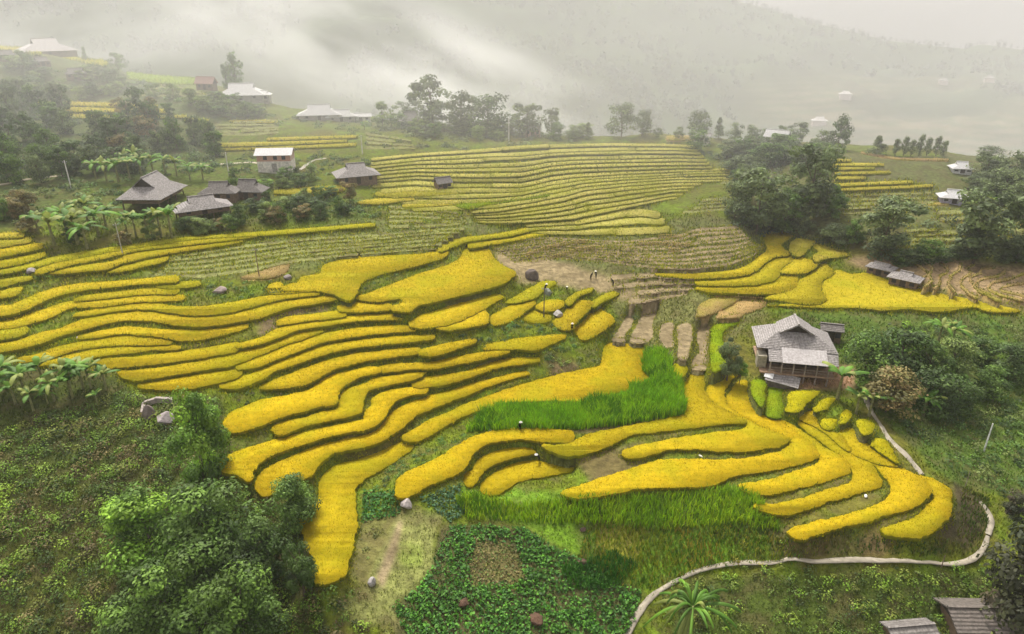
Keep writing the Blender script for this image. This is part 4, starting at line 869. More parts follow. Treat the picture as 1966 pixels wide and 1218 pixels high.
shrubbery('scrub',[(430,300),(700,300),(760,330),(640,345),(560,372),(440,372)],.10,(.6,1.2),50,.35,[(.07,.11,.03),(.09,.14,.03)],'shrubs around the brick house')

HS=[(.07,.12,.03),(.09,.15,.03),(.05,.09,.025),(.11,.14,.04)]
shrubbery('hill_scrub',[(-40,120),(240,140),(420,190),(560,225),(700,240),(700,262),(420,215),(260,190),(-40,190)],.05,(.8,2.2),60,.62,HS,'shrubs scattered over the upper left hill')
shrubbery('hill_scrub',[(-40,330),(250,330),(500,300),(700,300),(740,345),(640,350),(600,365),(560,360),(480,330),(330,330),(260,385),(230,430),(-40,440)],.09,(.6,1.8),70,.5,HS,'tangled shrubs around the left hamlet')
shrubbery('hill_scrub',[(-40,180),(90,188),(260,240),(420,250),(415,330),(180,345),(-40,355)],.07,(1.0,2.4),70,.6,[(.05,.09,.025),(.04,.07,.02),(.07,.11,.03)],'dark undergrowth beneath the dense left wood')
shrubbery('hill_scrub',[(700,235),(1100,262),(1120,272),(900,283),(740,292),(700,280)],.07,(.7,1.8),60,.6,[(.10,.13,.05),(.13,.16,.06)],'pale shrubs along the misty edge of the far field')
shrubbery('hill_scrub',[(1330,285),(1560,290),(1600,340),(1640,470),(1480,455),(1400,425),(1400,350)],.08,(.8,2.2),70,.6,[(.06,.09,.035),(.08,.11,.04),(.05,.075,.03)],'shrubs filling the gully between the far terraces')
shrubbery('hill_scrub',[(1600,430),(1966,420),(1990,505),(1640,505)],.08,(.8,2.2),70,.6,[(.06,.09,.035),(.08,.11,.04),(.05,.075,.03)],'shrubs below the right-hand bamboo clumps')
shrubbery('hill_scrub',[(560,372),(720,385),(740,420),(560,425)],.25,(.5,1.2),60,.35,[(.10,.17,.03),(.08,.14,.03)],'bright shrubs left of the terraced field')

blades('bank_weeds',[(1320,1030),(1480,1000),(1700,1040),(1830,1040),(1850,930),(1900,960),(1890,1040),(1860,1068),(1700,1068),(1480,1074)],20,(.25,.6),[(.05,.09,.012),(.08,.13,.015),(.10,.10,.02),(.13,.16,.02)],'rough dark weeds on the bank between the golden fan and the path')
shrubbery('bank_shrubs',[(1340,1092),(1500,1088),(1700,1086),(1880,1086),(1900,1105),(1330,1115)],.6,(.25,.6),50,.2,[(.10,.15,.015),(.07,.12,.015),(.14,.17,.02)],'low bushes along the lower edge of the pale path')
shrubbery('bank_shrubs',[(600,1125),(700,1150),(650,1200),(820,1205),(800,1260),(560,1260)],.9,(.3,.8),70,.2,SC,'bushes in front of the grassy strip at the bottom')
shrubbery('bank_shrubs',[(670,1000),(720,1010),(735,1040),(700,1110),(670,1120),(690,1060)],.7,(.2,.5),50,.18,[(.12,.13,.03),(.09,.12,.025),(.14,.12,.04)],'dry weeds between the wide golden strip and the grassy strip')
# ---------------- paths ----------------
def path(pts,wd,label,lift=.03,c=(.31,.275,.21)):
    P=[ground(u,v) for u,v in pts]; Q=[]
    for a,b in zip(P,P[1:]):
        n=max(2,int((b-a).length/.7))
        for k in range(n): Q.append(a.lerp(b,k/n))
    Q.append(P[-1])
    for _ in range(4): Q=[Q[0]]+[(Q[i-1]+Q[i]*2+Q[i+1])/4 for i in range(1,len(Q)-1)]+[Q[-1]]
    V=[];Cc=[]
    for i,p in enumerate(Q):
        d=(Q[min(i+1,len(Q)-1)]-Q[max(i-1,0)]); d.z=0; d.normalize(); n=Vector((-d.y,d.x,0)); ww=wd/2*(1+.2*math.sin(i*.37)+rng.uniform(-.16,.16))
        zz=max(float(hgt(p.x+n.x*s*ww,p.y+n.y*s*ww)) for s in(-1,-.5,0,.5,1))+lift
        for s,dz in((-1.25,-.12),(-1,0),(0,.01),(1,0),(1.25,-.12)): V.append((p.x+n.x*s*ww,p.y+n.y*s*ww,zz+dz)); Cc.append(np.array(c)*rng.uniform(.7,1.15))
    Fq=[(i*5+k,i*5+k+1,(i+1)*5+k+1,(i+1)*5+k) for i in range(len(Q)-1) for k in range(4)]
    Fq=[tuple(reversed(f)) for f in Fq]
    return tag(mesh_np('path',V,Fq,mt_path,col=np.array(Cc),smooth=False),label,'path',kind='structure')
path([(1198,1235),(1207,1212),(1222,1180),(1245,1147),(1280,1125),(1330,1098),(1380,1085),(1440,1080),(1480,1082),(1540,1083),(1600,1079),(1645,1075),(1700,1078),(1760,1082),(1820,1086),(1860,1080),(1880,1066),(1893,1048),(1896,1030)],.5,'pale concrete path winding below the terraces')
path([(1896,1028),(1904,1000),(1900,980),(1880,962)],.5,'pale concrete path bending up at the right end of the terraces')
path([(1770,912),(1745,880),(1720,858),(1700,835),(1682,805),(1668,780),(1660,760)],.6,'pale path running down behind the golden fan to the big house')
path([(-20,358),(30,350),(60,343),(130,337)],.9,'pale track below the dense left wood',c=(.4,.34,.24))
path([(385,317),(430,315),(470,312),(500,314)],.9,'pale track leading to the brick house',c=(.5,.44,.34))
path([(575,326),(600,308),(625,304)],.7,'thin pale track right of the brick house',c=(.5,.46,.38))
# ---------------- houses ----------------
def roofparts(e,w_,d_,ez,rz,rl,gf,mat,ov=.35,th=.16,side='both'):
    """hip-and-gable roof; ridge along x; gf = height fraction where the gable starts"""
    mb=MB(); gz=ez+(rz-ez)*gf; gy=d_/2*(1-gf); gx=rl/2-ov
    if gf<=0: gx=w_/2-ov; rl=w_
    for s in(-1,1):
        if gf>0: q=[(-w_/2,s*d_/2,ez),(w_/2,s*d_/2,ez),(gx,s*gy,gz),(rl/2,s*gy*.98,gz+.01),(rl/2,0,rz),(-rl/2,0,rz),(-rl/2,s*gy*.98,gz+.01),(-gx,s*gy,gz)]
        else: q=[(-w_/2,s*d_/2,ez),(w_/2,s*d_/2,ez),(w_/2,0,rz),(-w_/2,0,rz)]
        mb.slab(q if s<0 else q[::-1],th)
    if gf>0:
        for s in(-1,1):
            q=[(s*w_/2,-d_/2,ez),(s*w_/2,d_/2,ez),(s*gx,gy,gz),(s*gx,-gy,gz)]
            mb.slab(q if s>0 else q[::-1],th)
    # ridge cap
    mb.box(-rl/2 if gf>0 else -w_/2,rl/2 if gf>0 else w_/2,-.14,.14,rz-.06,rz+.1)
    mb.build('roof',mat,e)
    for s in(-1,1):
        g=MB(); x=s*(gx-.12 if gf>0 else gx-.05); y_=gy if gf>0 else d_/2*.85; zz=gz-.05 if gf>0 else ez
        g.add([(x,-y_,zz),(x,y_,zz),(x,0,rz-th*1.3),(x-s*.08,-y_,zz),(x-s*.08,y_,zz),(x-s*.08,0,rz-th*1.3)],[(0,1,2),(5,4,3),(0,3,4,1),(1,4,5,2),(2,5,3,0)],(.05,.04,.035))
        g.build('gable',mt_wood,e)
def house(u,v,wpx,dr,wall,rh,yaw,mat,label,name='village_house',wc=(.16,.11,.07),rl=.55,gf=.55,stilt=False,cat='house',dp=None,door=True,extra=0,lift=0):
    p=ground(u,v); m=pxm(p); w_=wpx*m; d_=w_*dr; a=math.atan2(p.x,p.y)
    e=empty(name,p+Vector((0,0,lift)),-a+R(yaw)); ez=wall; ov=min(.9,d_*.12)
    roofparts(e,w_,d_,ez,ez+rh*w_,w_*rl,gf,mat,th=.14)
    b=MB(); z0=-1.2 if not stilt else 1.3
    b.box(-w_/2+ov,w_/2-ov,-d_/2+ov,d_/2-ov,z0,ez+.12,wc)
    b.build('wall',mt_wood,e)
    if stilt:
        for sx in(-1,-.33,.33,1):
            for sy in(-1,1):
                q=MB(); q.box(sx*(w_/2-ov)-.11,sx*(w_/2-ov)+.11,sy*(d_/2-ov)-.11,sy*(d_/2-ov)+.11,-1.2,1.3,(.12,.09,.06)); q.build('post',mt_wood,e)
    if door:
        q=MB(); yy=-d_/2+ov; q.box(-.5,.5,yy-.05,yy+.02,max(z0,0),max(z0,0)+1.9 if ez-max(z0,0)>2 else ez-.15,(.05,.04,.03)); q.build('door',mt_wood,e)
        for s in(-1,1):
            q=MB(); q.box(s*w_*.27-.4,s*w_*.27+.4,yy-.04,yy+.02,max(z0,0)+ (ez-max(z0,0))*.4,ez-.35,(.04,.04,.04)); q.build('window',mt_wood,e)
    return tag(e,label,cat)
# the big house in front
p=ground(1514,699); a=math.atan2(p.x,p.y); m=pxm(p)
e=empty('stilt_house',p,-a+R(13))
W=11.4; D=7.6
r=empty('x',(0,0,0)); bpy.data.objects.remove(r)
# ridge runs away from the viewer: rotate the roof parts a quarter turn
tmp=empty('t',(0,0,0)); n0=set(bpy.data.objects)
roofparts(tmp,D,W,4.2,7.6,D*.52,.55,rf_grey,ov=.55,th=.22)
for o in set(bpy.data.objects)-n0:
    rotm=Matrix.Rotation(R(90),4,'Z'); o.data.transform(rotm); o.parent=e
bpy.data.objects.remove(tmp)
b=MB(); b.box(-W/2+1,W/2-1,-D/2+1,D/2-1,1.2,4.35,(.14,.11,.085)); b.build('wall',mt_wood,e)
b=MB(); b.box(-W/2+.6,W/2-.4,-D/2-2.0,D/2-.8,.95,1.2,(.30,.20,.13)); b.build('floor_deck',mt_wood,e)
b=MB(); b.slab([(-W/2+1.6,-D/2-2.1,3.1),(-W/2+3.9,-D/2-2.1,3.1),(-W/2+3.9,-D/2+.6,4.4),(-W/2+1.6,-D/2+.6,4.4)],.12); b.build('porch_roof',rf_grey,e); b=MB(); b.slab([(W/2-1.7,-D/2-1.95,3.12),(W/2-.1,-D/2-1.8,3.0),(W/2+.1,-D/2+.3,4.15),(W/2-1.7,-D/2+.5,4.36)],.12)
o=b.build('porch_roof',rf_grey,e)
b=MB(); b.slab([(-W/2+3.5,-D/2-2.35,3.16),(W/2-1.6,-D/2-2.3,3.16),(W/2-1.6,-D/2+.4,4.46),(-W/2+3.5,-D/2+.4,4.46)],.08); o=b.build('porch_roof',rf_pale,e); o['label']='pale metal sheet roof over the porch'
for k in range(6):
    x_=-W/2+1.9+k*(W-3.2)/5; b=MB(); b.box(x_-.09,x_+.09,-D/2-1.95,-D/2-1.77,-1.5,3.2,(.26,.21,.17)); b.build('post',mt_wood,e)
b=MB(); b.box(-W/2+1.9,W/2-1.3,-D/2-1.92,-D/2-1.82,2.0,2.08,(.24,.19,.15)); b.box(-W/2+1.9,W/2-1.3,-D/2-1.92,-D/2-1.82,1.6,1.66,(.24,.19,.15)); b.build('railing',mt_wood,e)
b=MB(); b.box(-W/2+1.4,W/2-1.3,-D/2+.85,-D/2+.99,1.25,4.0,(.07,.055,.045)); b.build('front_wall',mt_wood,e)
for x_ in(-1.6,1.7):
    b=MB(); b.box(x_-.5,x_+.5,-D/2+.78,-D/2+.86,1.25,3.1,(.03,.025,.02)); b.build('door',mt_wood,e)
b=MB(); b.box(-W/2+.2,-W/2+1.5,-D/2-.8,-D/2+1,1.3,3.2,(.30,.27,.2)); b.build('side_room',mt_wood,e)
tag(e,'big grey-roofed wooden stilt house with a pale metal porch roof beside the terraces','house')
# lean-to in front of it
p2=ground(1499,744); e2=empty('lean_to_shed',p2,-a+R(2))
b=MB(); b.slab([(-2.4,-1.0,1.35),(2.3,-1.4,1.05),(2.5,.7,1.7),(-2.2,1.1,2.1)],.1); b.build('roof',rf_grey,e2)
b=MB(); b.slab([(-2.6,-.6,1.62),(-1.3,-.75,1.54),(-1.2,.4,1.98),(-2.4,.5,2.05)],.05); b.build('metal_sheet',rf_white,e2)
b=MB(); b.box(-2.1,2.1,-.7,.8,-1,1.2,(.16,.13,.1)); b.build('wall',mt_wood,e2)
for x_ in(-2.15,2.15):
    b=MB(); b.box(x_-.06,x_+.06,-1.2,-1.08,-1,1.1,(.3,.26,.22)); b.build('post',mt_wood,e2)
tag(e2,'small grey lean-to shed with a white sheet in front of the big stilt house','shed')
house(1592,652,42,.7,2.0,.22,12,rf_dark,'small dark-roofed hut behind the right corner of the big stilt house','small_hut',rl=.9,gf=0,cat='hut')
house(298,390,116,.72,2.3,.30,62,rf_grey,'largest thatched house of the left hamlet with a dark open gable','village_house',stilt=True,rl=.55,gf=.5)
house(392,418,104,.55,2.4,.20,8,rf_grey,'low grey house with a dark open ground floor in front of the left hamlet','village_house',stilt=True,rl=.45,gf=.55)
house(425,383,72,.6,1.8,.26,-20,rf_dark,'dark grey roof half hidden by trees, left half of the pair behind','village_house',rl=.5,gf=.6)
house(480,380,68,.6,1.8,.30,-25,rf_dark,'dark grey roof with a lower lean-to, right half of the pair behind','village_house',rl=.5,gf=.6)
house(685,349,84,.7,2.0,.24,10,rf_grey,'grey hip-roofed house alone at the left edge of the terraced field',rl=.42,gf=.6)
house(850,361,33,.8,1.4,.30,25,rf_dark,'tiny grey hut standing in the terraced field','field_hut',rl=.9,gf=0,cat='hut')
house(467,190,92,.55,1.5,.22,-12,rf_white,'bright white roofed house on the hill under the lone tall tree',rl=.5,gf=.6,wc=(.3,.28,.26))
house(500,192,44,.6,2.0,.16,-12,rf_white,'white lean-to annex right of the white-roofed hill house','annex',rl=.7,gf=.5,wc=(.3,.28,.26))
house(398,172,40,.5,2.0,.30,-35,rf_red,'faded reddish roof behind the white-roofed hill house',rl=.8,gf=0)
house(615,229,84,.5,1.6,.22,-6,rf_white,'long pale roof at the left of the white hamlet below the mist',rl=.5,gf=.55,wc=(.3,.28,.26))
house(655,232,60,.5,1.5,.2,4,rf_white,'middle pale roof of the white hamlet below the mist',rl=.6,gf=.5,wc=(.3,.28,.26))
house(693,233,42,.5,1.6,.14,0,rf_white,'small white roof at the right of the white hamlet below the mist',rl=.8,gf=0,wc=(.55,.55,.53))
house(788,243,48,.7,2.0,.32,25,rf_grey,'brownish grey hut roof under the tallest misty tree','village_hut',rl=.5,gf=.6,cat='hut')
house(90,103,100,.6,1.2,.22,12,rf_pale,'pale roofed house at the very top of the left hill',rl=.42,gf=.6)
house(14,116,34,.7,1.8,.25,0,rf_dark,'small dark roof at the left photo edge near the hilltop','village_hut',rl=.7,gf=.5,cat='hut')
house(82,128,30,.7,1.8,.25,15,rf_dark,'small dark roof just below the hilltop house','village_hut',rl=.7,gf=.5,cat='hut')
house(148,152,36,.7,1.8,.28,-10,rf_dark,'small dark rounded roof in the upper left belt of trees','village_hut',rl=.7,gf=.5,cat='hut')
house(1347,276,34,.6,2.2,.18,-8,rf_pale,'low cream-coloured roof at the left of the far hamlet',rl=.8,gf=0,wc=(.5,.47,.42))
house(1490,280,46,.6,2.6,.28,-20,rf_white,'white gabled house in the middle of the far hamlet',rl=.7,gf=0,wc=(.55,.5,.47))
house(1520,282,26,.6,1.8,.16,5,rf_pale,'pale shed right of the white gabled house','shed',rl=.8,gf=0,cat='shed')
house(1843,330,40,.8,1.1,.28,20,rf_white,'white-roofed house on the right spur, the upper one',rl=.5,gf=.6,wc=(.5,.5,.5))
house(1828,388,54,.7,1.3,.24,15,rf_white,'white-roofed house on the right spur, the lower one',rl=.5,gf=.55,wc=(.35,.33,.40))
house(1735,549,58,.7,1.7,.20,-10,rf_grey,'low grey-roofed house behind the right-hand golden field',rl=.4,gf=.6)
house(1690,525,50,.7,1.3,.16,-14,rf_grey,'longer grey roof joined behind the low grey-roofed house',rl=.6,gf=.6)
house(1022,262,34,.6,2.2,.2,5,rf_pale,'pinkish hut under the umbrella-topped misty tree','village_hut',rl=.8,gf=0,wc=(.5,.36,.33),cat='hut')
house(1742,1226,95,.5,1.3,.10,44,rf_dark,'grey shed roof at the lower right corner, the front one','shed',rl=.95,gf=0,cat='shed')
house(1890,1212,170,.5,2.2,.12,42,rf_brown,'long grey roof at the lower right corner behind the front shed','shed',rl=.95,gf=0,cat='shed')
# brick house
p=ground(533,327); a=math.atan2(p.x,p.y); m=pxm(p); e=empty('brick_house',p,-a+R(-14)); w_=62*m; dd=w_*.62
b=MB(); b.box(-w_/2,w_/2,-dd/2,dd/2,-1,2.6,(.62,.58,.52)); b.build('lower_wall',mt_stone,e)
mt_brick=bpy.data.materials.new('brick'); mt_brick.use_nodes=True; nn=mt_brick.node_tree; bt=nn.nodes.new('ShaderNodeTexBrick'); bt.inputs['Color1'].default_value=(.50,.23,.15,1);bt.inputs['Color2'].default_value=(.42,.19,.12,1);bt.inputs['Mortar'].default_value=(.5,.45,.4,1);bt.inputs['Scale'].default_value=2.2
tcb=nn.nodes.new('ShaderNodeTexCoord'); mpb=nn.nodes.new('ShaderNodeMapping'); mpb.inputs['Rotation'].default_value=(R(90),0,0); nn.links.new(tcb.outputs['Object'],mpb.inputs[0]); nn.links.new(mpb.outputs[0],bt.inputs[0]); nn.links.new(bt.outputs[0],nn.nodes['Principled BSDF'].inputs['Base Color']); nn.nodes['Principled BSDF'].inputs['Roughness'].default_value=.9
b=MB(); b.box(-w_/2,w_/2,-dd/2+.003,dd/2,2.603,4.4,(1,1,1)); b.add([(-w_/2,-dd/2+.05,4.4),(-w_/2,dd/2-.05,4.4),(-w_/2,0,5.2),(-w_/2+.1,-dd/2+.05,4.4),(-w_/2+.1,dd/2-.05,4.4),(-w_/2+.1,0,5.2)],[(2,1,0),(3,4,5)]); b.build('brick_wall',mt_brick,e)
roofs=MB()
for s in(-1,1):
    q=[(-w_/2-.5,s*(dd/2+.6),4.15),(w_/2+.5,s*(dd/2+.6),4.15),(w_/2+.5,0,5.4),(-w_/2-.5,0,5.4)]; roofs.slab(q if s<0 else q[::-1],.08)
roofs.build('roof',rf_white,e)
for x_ in(-w_*.25,w_*.05,w_*.3):
    b=MB(); b.box(x_-.45,x_+.45,-dd/2-.04,-dd/2+.1,3.0,3.9,(.04,.04,.05)); b.build('window',mt_wood,e)
b=MB(); b.box(-.6,.6,-dd/2-.04,-dd/2+.1,0,2.1,(.3,.28,.26)); b.build('door',mt_wood,e)
tag(e,'two-storey brick house with a white metal roof behind the thatched hamlet','house')
# houses on the far mountain
def mgz(u,v):
    a=float(az(u,v));t=float(tanv(u,v)); j=int(np.clip((a-ma[0])/(ma[1]-ma[0]),0,MA-1)); d=(H-mr_*t)-mZ[:,j]; k=np.nonzero(d[:MR-30]<0)[0]; i=max(1,k[0]) if len(k) else 60
    r=mr_[i]; return Vector((r*math.sin(a),r*math.cos(a),float(mZ[i,j])))
for u,v,wp,l in[(1622,190,24,'far white-roofed house on the misty mountainside, the upper one'),(1572,240,30,'far white-roofed house on the misty mountainside, the lower one'),(1810,162,18,'faint pale roof high on the misty mountainside'),(1898,160,20,'faint pinkish house on the misty mountainside near the right edge')]:
    p=mgz(u,v); w_=wp*pxm(p); e=empty('far_house',p,-math.atan2(p.x,p.y)+.2); roofparts(e,w_,w_*.6,3,3+w_*.22,w_*.5,.5,rf_grey if u>1700 else rf_pale,th=.3); b=MB(); b.box(-w_*.42,w_*.42,-w_*.24,w_*.24,-5,3.1,(.5,.42,.4)); b.build('wall',mt_wood,e); tag(e,l,'house')
# ---------------- poles ----------------
def pole(u,vb,vt,label,c=(.42,.41,.38),r0=.11,name='utility_pole',arm=True):
    p=ground(u,vb); h=(vb-vt)*pxm(p)*1.03; e=empty(name,p,-math.atan2(p.x,p.y)); b=MB(); b.tube([(0,0,-.3),(0,0,h)],[r0,r0*.65],8,c); b.build('pole',mt_stone,e)
    if arm:
        b=MB(); b.box(-.45,.45,-.05,.05,h-.45,h-.35,(.2,.2,.2)); b.build('crossarm',mt_wood,e)
        for x_ in(-.38,0,.38):
            b=MB(); b.tube([(x_,0,h-.35),(x_,0,h-.2)],[.05,.03],6,(.6,.6,.6)); b.build('insulator',mt_stone,e)
    return tag(e,label,'pole')
pole(137,362,310,'pale utility pole beside the track under the dense left wood',(.6,.58,.54),.15)
pole(236,490,428,'grey utility pole between the bananas and the left golden strips')
pole(440,338,294,'pale utility pole between the brick house and the banana grove',(.6,.58,.54),.14)
pole(498,532,475,'brown pole standing on the straw patch',(.22,.14,.10),.09)
pole(1044,613,548,'dark pole standing in the small golden fields',(.14,.12,.08),.11)
pole(696,296,262,'pale utility pole at the right end of the far golden strips',(.6,.58,.54),.16)
pole(977,276,230,'pale utility pole on the crest above the terraced field',(.6,.58,.54),.16)
pole(1889,866,806,'white post leaning on the right-hand green slope',(.7,.7,.68),.10,arm=False,name='post')
pole(1852,938,900,'thin wooden stake right of the golden fan',(.3,.26,.2),.05,arm=False,name='stake')
pole(1821,580,556,'short stake at the edge of the long golden field',(.2,.18,.12),.07,arm=False,name='stake')
pole(1807,1090,1060,'short stake standing on the lower path edge',(.2,.14,.1),.06,arm=False,name='stake')
for k,(u,v) in enumerate([(555,1105),(575,1100)]): pole(u,v,v-50,['left','right'][k]+' one of two thin pale saplings poles beside the wide golden strip',(.4,.38,.3),.04,arm=False,name='stake')
# ---------------- rocks ----------------
def rock(u,v,wpx,hr,label,c=(.30,.28,.27),seed=1,name='boulder',dark=None):
    p=ground(u,v); w_=wpx*pxm(p); g=np.random.default_rng(seed); import bmesh
    bm=bmesh.new(); bmesh.ops.create_icosphere(bm,subdivisions=4,radius=.5); sv=g.uniform(-1,1,(14,3)); sv/=np.linalg.norm(sv,axis=1,keepdims=True); ds=g.uniform(.28,.46,14)
    for vv in bm.verts:
        q=np.array(vv.co)
        for n_,d_ in zip(sv,ds):
            k=q@n_-d_
            if k>0: q=q-n_*k*.9
        q=q*(1+.10*(float(fbm(np.array([q[0]*9+q[2]*5]),np.array([q[1]*9-q[2]*4]),1.3,seed+500,3)[0])-.5)); vv.co=(q[0]*w_,q[1]*w_*.85,q[2]*w_*hr*1.3)
    me=bpy.data.meshes.new(name); bm.to_mesh(me); bm.free(); a_=me.color_attributes.new('Col','FLOAT_COLOR','POINT'); n_=len(me.vertices)
    cc=np.ones((n_,4),np.float32); cc[:,:3]=c
    a_.data.foreach_set('color',cc.ravel()); me.materials.append(mt_stone); o=bpy.data.objects.new(name,me); COL.objects.link(o); o.location=p+Vector((0,0,w_*hr*.25)); o.rotation_euler=(0,0,seed)
    return tag(o,label,'boulder')
rock(1020,533,32,.6,'brown boulder with a pale top on the bare harvested ground',(.12,.095,.08),3)
rock(1071,606,24,.55,'grey boulder in the small golden fields beside the dark pole',(.32,.30,.27),4)
rock(1052,566,20,.7,'grey-green boulder behind the dark pole',(.22,.24,.2),5)
rock(318,812,38,.7,'large pale grey boulder in the scrub left of the column-shaped tree',(.30,.26,.25),6)
rock(287,805,26,1.3,'dark weathered rock face left of the large pale boulder',(.16,.13,.11),7)
rock(714,1122,20,.9,'white-grey pointed boulder at the edge of the grassy strip',(.30,.28,.27),8)
rock(780,972,26,.7,'pale speckled boulder at the upper end of the grassy strip',(.36,.32,.30),9)
rock(422,562,28,.5,'brownish grey boulder among weeds on the left terraces',(.30,.24,.22),10)
rock(552,535,18,.5,'dark boulder beside the orange straw patch',(.2,.17,.16),11)
rock(60,523,20,.5,'small grey rock at the end of a left golden strip',(.3,.27,.27),12)
rock(350,655,10,.6,'small grey stone between two left golden strips',(.35,.32,.3),16)
rock(150,650,9,.6,'small stone left of the pair of short golden strips',(.35,.32,.3),17)
rock(1120,1018,14,.5,'reddish earth lump at the edge of the vegetable patch',(.08,.05,.035),19,'earth_mound')
rock(890,1160,26,.5,'reddish earth mound in the front of the vegetable patch',(.09,.05,.03),20,'earth_mound')
rock(1030,1190,34,.4,'wide reddish earth mound at the bottom of the vegetable patch',(.09,.05,.03),21,'earth_mound')
rock(1118,1082,20,.5,'dark reddish earth mound beside the reeds',(.09,.05,.035),22,'earth_mound')
b=MB(); P_=[ground(u,v) for u,v in[(275,800),(278,780),(300,772),(325,772),(340,776)]]
for q0,q1 in zip(P_,P_[1:]):
    d=(q1-q0); n_=Vector((-d.y,d.x,0)).normalized()*.22
    b.add([q0-n_-Vector((0,0,.3)),q1-n_-Vector((0,0,.3)),q1+n_-Vector((0,0,.3)),q0+n_-Vector((0,0,.3)),q0-n_+Vector((0,0,.7)),q1-n_+Vector((0,0,.6)),q1+n_+Vector((0,0,.6)),q0+n_+Vector((0,0,.7))],[(4,5,6,7),(0,1,5,4),(1,2,6,5),(2,3,7,6),(3,0,4,7)],(.30,.26,.23))
tag(b.build('stone_wall',mt_stone),'old grey stone retaining wall around the large pale boulder','wall')
# ---------------- people ----------------
def person(u,v,label,shirt,trousers,hat=None,bend=0,yaw=0,arms=.35,carry=None,s=1.0):
    p=ground(u,v); e=empty('person',p,yaw); e.scale=(s,s,s)
    by=-math.sin(bend); bz=math.cos(bend)
    def T(x,y,z):  # bend above the hips (0.9 m)
        if z<=.9: return (x,y,z)
        return (x,y*bz+(z-.9)*by,.9+(z-.9)*bz-y*by*.2)
    J=[(0,0,.93,.14),(0,0,1.12,.13),(0,.01,1.3,.15),(0,0,1.42,.11),(0,0,1.5,.055),(0,-.01,1.6,.09),(0,-.01,1.7,.08)]
    E=[(0,1),(1,2),(2,3),(3,4),(4,5),(5,6)]
    for sx in(-1,1):
        b_=len(J); J+=[(sx*.10,0,.85,.10),(sx*.12,-.02,.48,.068),(sx*.13,0,.10,.045),(sx*.13,-.13,.04,.04)]; E+=[(0,b_),(b_,b_+1),(b_+1,b_+2),(b_+2,b_+3)]
        b_=len(J); J+=[(sx*.19,0,1.38,.06),(sx*.27,-.05,1.12,.045),(sx*(.24-.1*arms),-.12-arms*.3,.92+arms*.25,.032),(sx*(.23-.1*arms),-.16-arms*.38,.88+arms*.28,.03)]; E+=[(3,b_),(b_,b_+1),(b_+1,b_+2),(b_+2,b_+3)]
    me=bpy.data.meshes.new('body'); me.from_pydata([T(*j[:3]) if True else 0 for j in J],E,[]); a_=me.color_attributes.new('Col','FLOAT_COLOR','POINT')
    cc=np.ones((len(J),4),np.float32)
    for i,j in enumerate(J):
        k=i; cc[i,:3]=shirt if (.95<j[2]<1.45 or (k>6 and j[3]<.061 and j[2]>1.0)) else (.35,.2,.13) if (j[2]>1.45 or j[3]<.033) else trousers
    a_.data.foreach_set('color',cc.ravel()); me.materials.append(mt_cloth); o=bpy.data.objects.new('body',me); COL.objects.link(o); o.parent=e
    md=o.modifiers.new('skin','SKIN'); 
    for i,j in enumerate(J): me.skin_vertices[0].data[i].radius=(j[3],j[3]*.85)
    me.skin_vertices[0].data[0].use_root=True; sb=o.modifiers.new('sub','SUBSURF'); sb.levels=1; sb.render_levels=1
    hx,hy,hz=T(0,-.01,1.74)
    q=MB()
    if hat: q.tube([(hx,hy,hz-.06),(hx,hy,hz-.03),(hx,hy,hz+.16)],[.24,.23,.01],14,hat); q.build('conical_hat',mt_cloth,e)
    else: q.tube([(hx,hy+.02,hz-.14),(hx,hy+.02,hz-.02),(hx,hy+.01,hz+.03)],[.09,.10,.03],10,(.02,.02,.02)); q.build('hair',mt_cloth,e)
    return tag(e,label,'person')
person(1098,638,'person in dark trousers and white shirt beside a small golden field',(.75,.74,.68),(.04,.04,.05),hat=(.72,.66,.5),bend=.25)
person(1134,538,'person in a blue jacket at the left of the pair on the bare ground',(.12,.18,.30),(.04,.05,.07),bend=.5,yaw=.8)
person(1144,536,'person in a white shirt at the right of the pair on the bare ground',(.72,.74,.78),(.05,.07,.10),hat=(.75,.72,.65),bend=.3,yaw=-.6)
person(1177,550,'person in dark clothes bending at the end of a thin golden strip',(.05,.04,.035),(.05,.04,.03),bend=.6,yaw=-1.2)
person(1088,560,'person in a pale conical hat crouching behind the small golden fields',(.30,.18,.16),(.12,.08,.08),hat=(.8,.76,.66),bend=.9,s=.85)
person(1047,560,'person in a grey jacket beside the top of the dark pole',(.30,.33,.34),(.08,.09,.09),hat=(.75,.72,.65),bend=.5,yaw=.5)
person(998,829,'person in a cream shirt and hat at the upper edge of a golden terrace',(.75,.70,.48),(.45,.43,.36),hat=(.55,.53,.47),bend=.35,yaw=.4)
person(1035,889,'person in pale clothes on the bank between the two innermost curved terraces',(.62,.60,.54),(.35,.33,.30),hat=(.6,.58,.54),bend=.7,yaw=-.8)
def sack(u,v,wpx,label,c,hr=.6,name='sack'):
    p=ground(u,v); w_=wpx*pxm(p); mb=MB(); mb.tube([(-w_/2,0,w_*hr*.32),(-w_*.4,0,w_*hr*.42),(-w_*.1,0,w_*hr*.5),(w_*.25,.02,w_*hr*.47),(w_*.42,0,w_*hr*.38),(w_/2,0,w_*hr*.36)],[w_*.04,w_*hr*.36,w_*hr*.5,w_*hr*.48,w_*hr*.3,w_*.06],12,c)
    o=mb.build(name,mt_cloth,smooth=True); o.location=p; o.rotation_euler=(0,0,u*.7); return tag(o,label,name)
sack(937,815,12,'pale sack lying on the shaded bank above a curved golden terrace',(.5,.42,.33))
sack(942,829,8,'small white sack at the foot of the same bank, the lower one',(.62,.6,.52))
sack(560,772,18,'thin bundle of cut rice lying on the golden strip',(.7,.55,.35),.2,'rice_bundle')
sack(1345,877,9,'small white bundle at the back edge of the long golden terrace',(.75,.72,.6),.35,'rice_bundle')
sack(1662,955,9,'small white bag on the bank below the fan',(.75,.75,.72),.6)
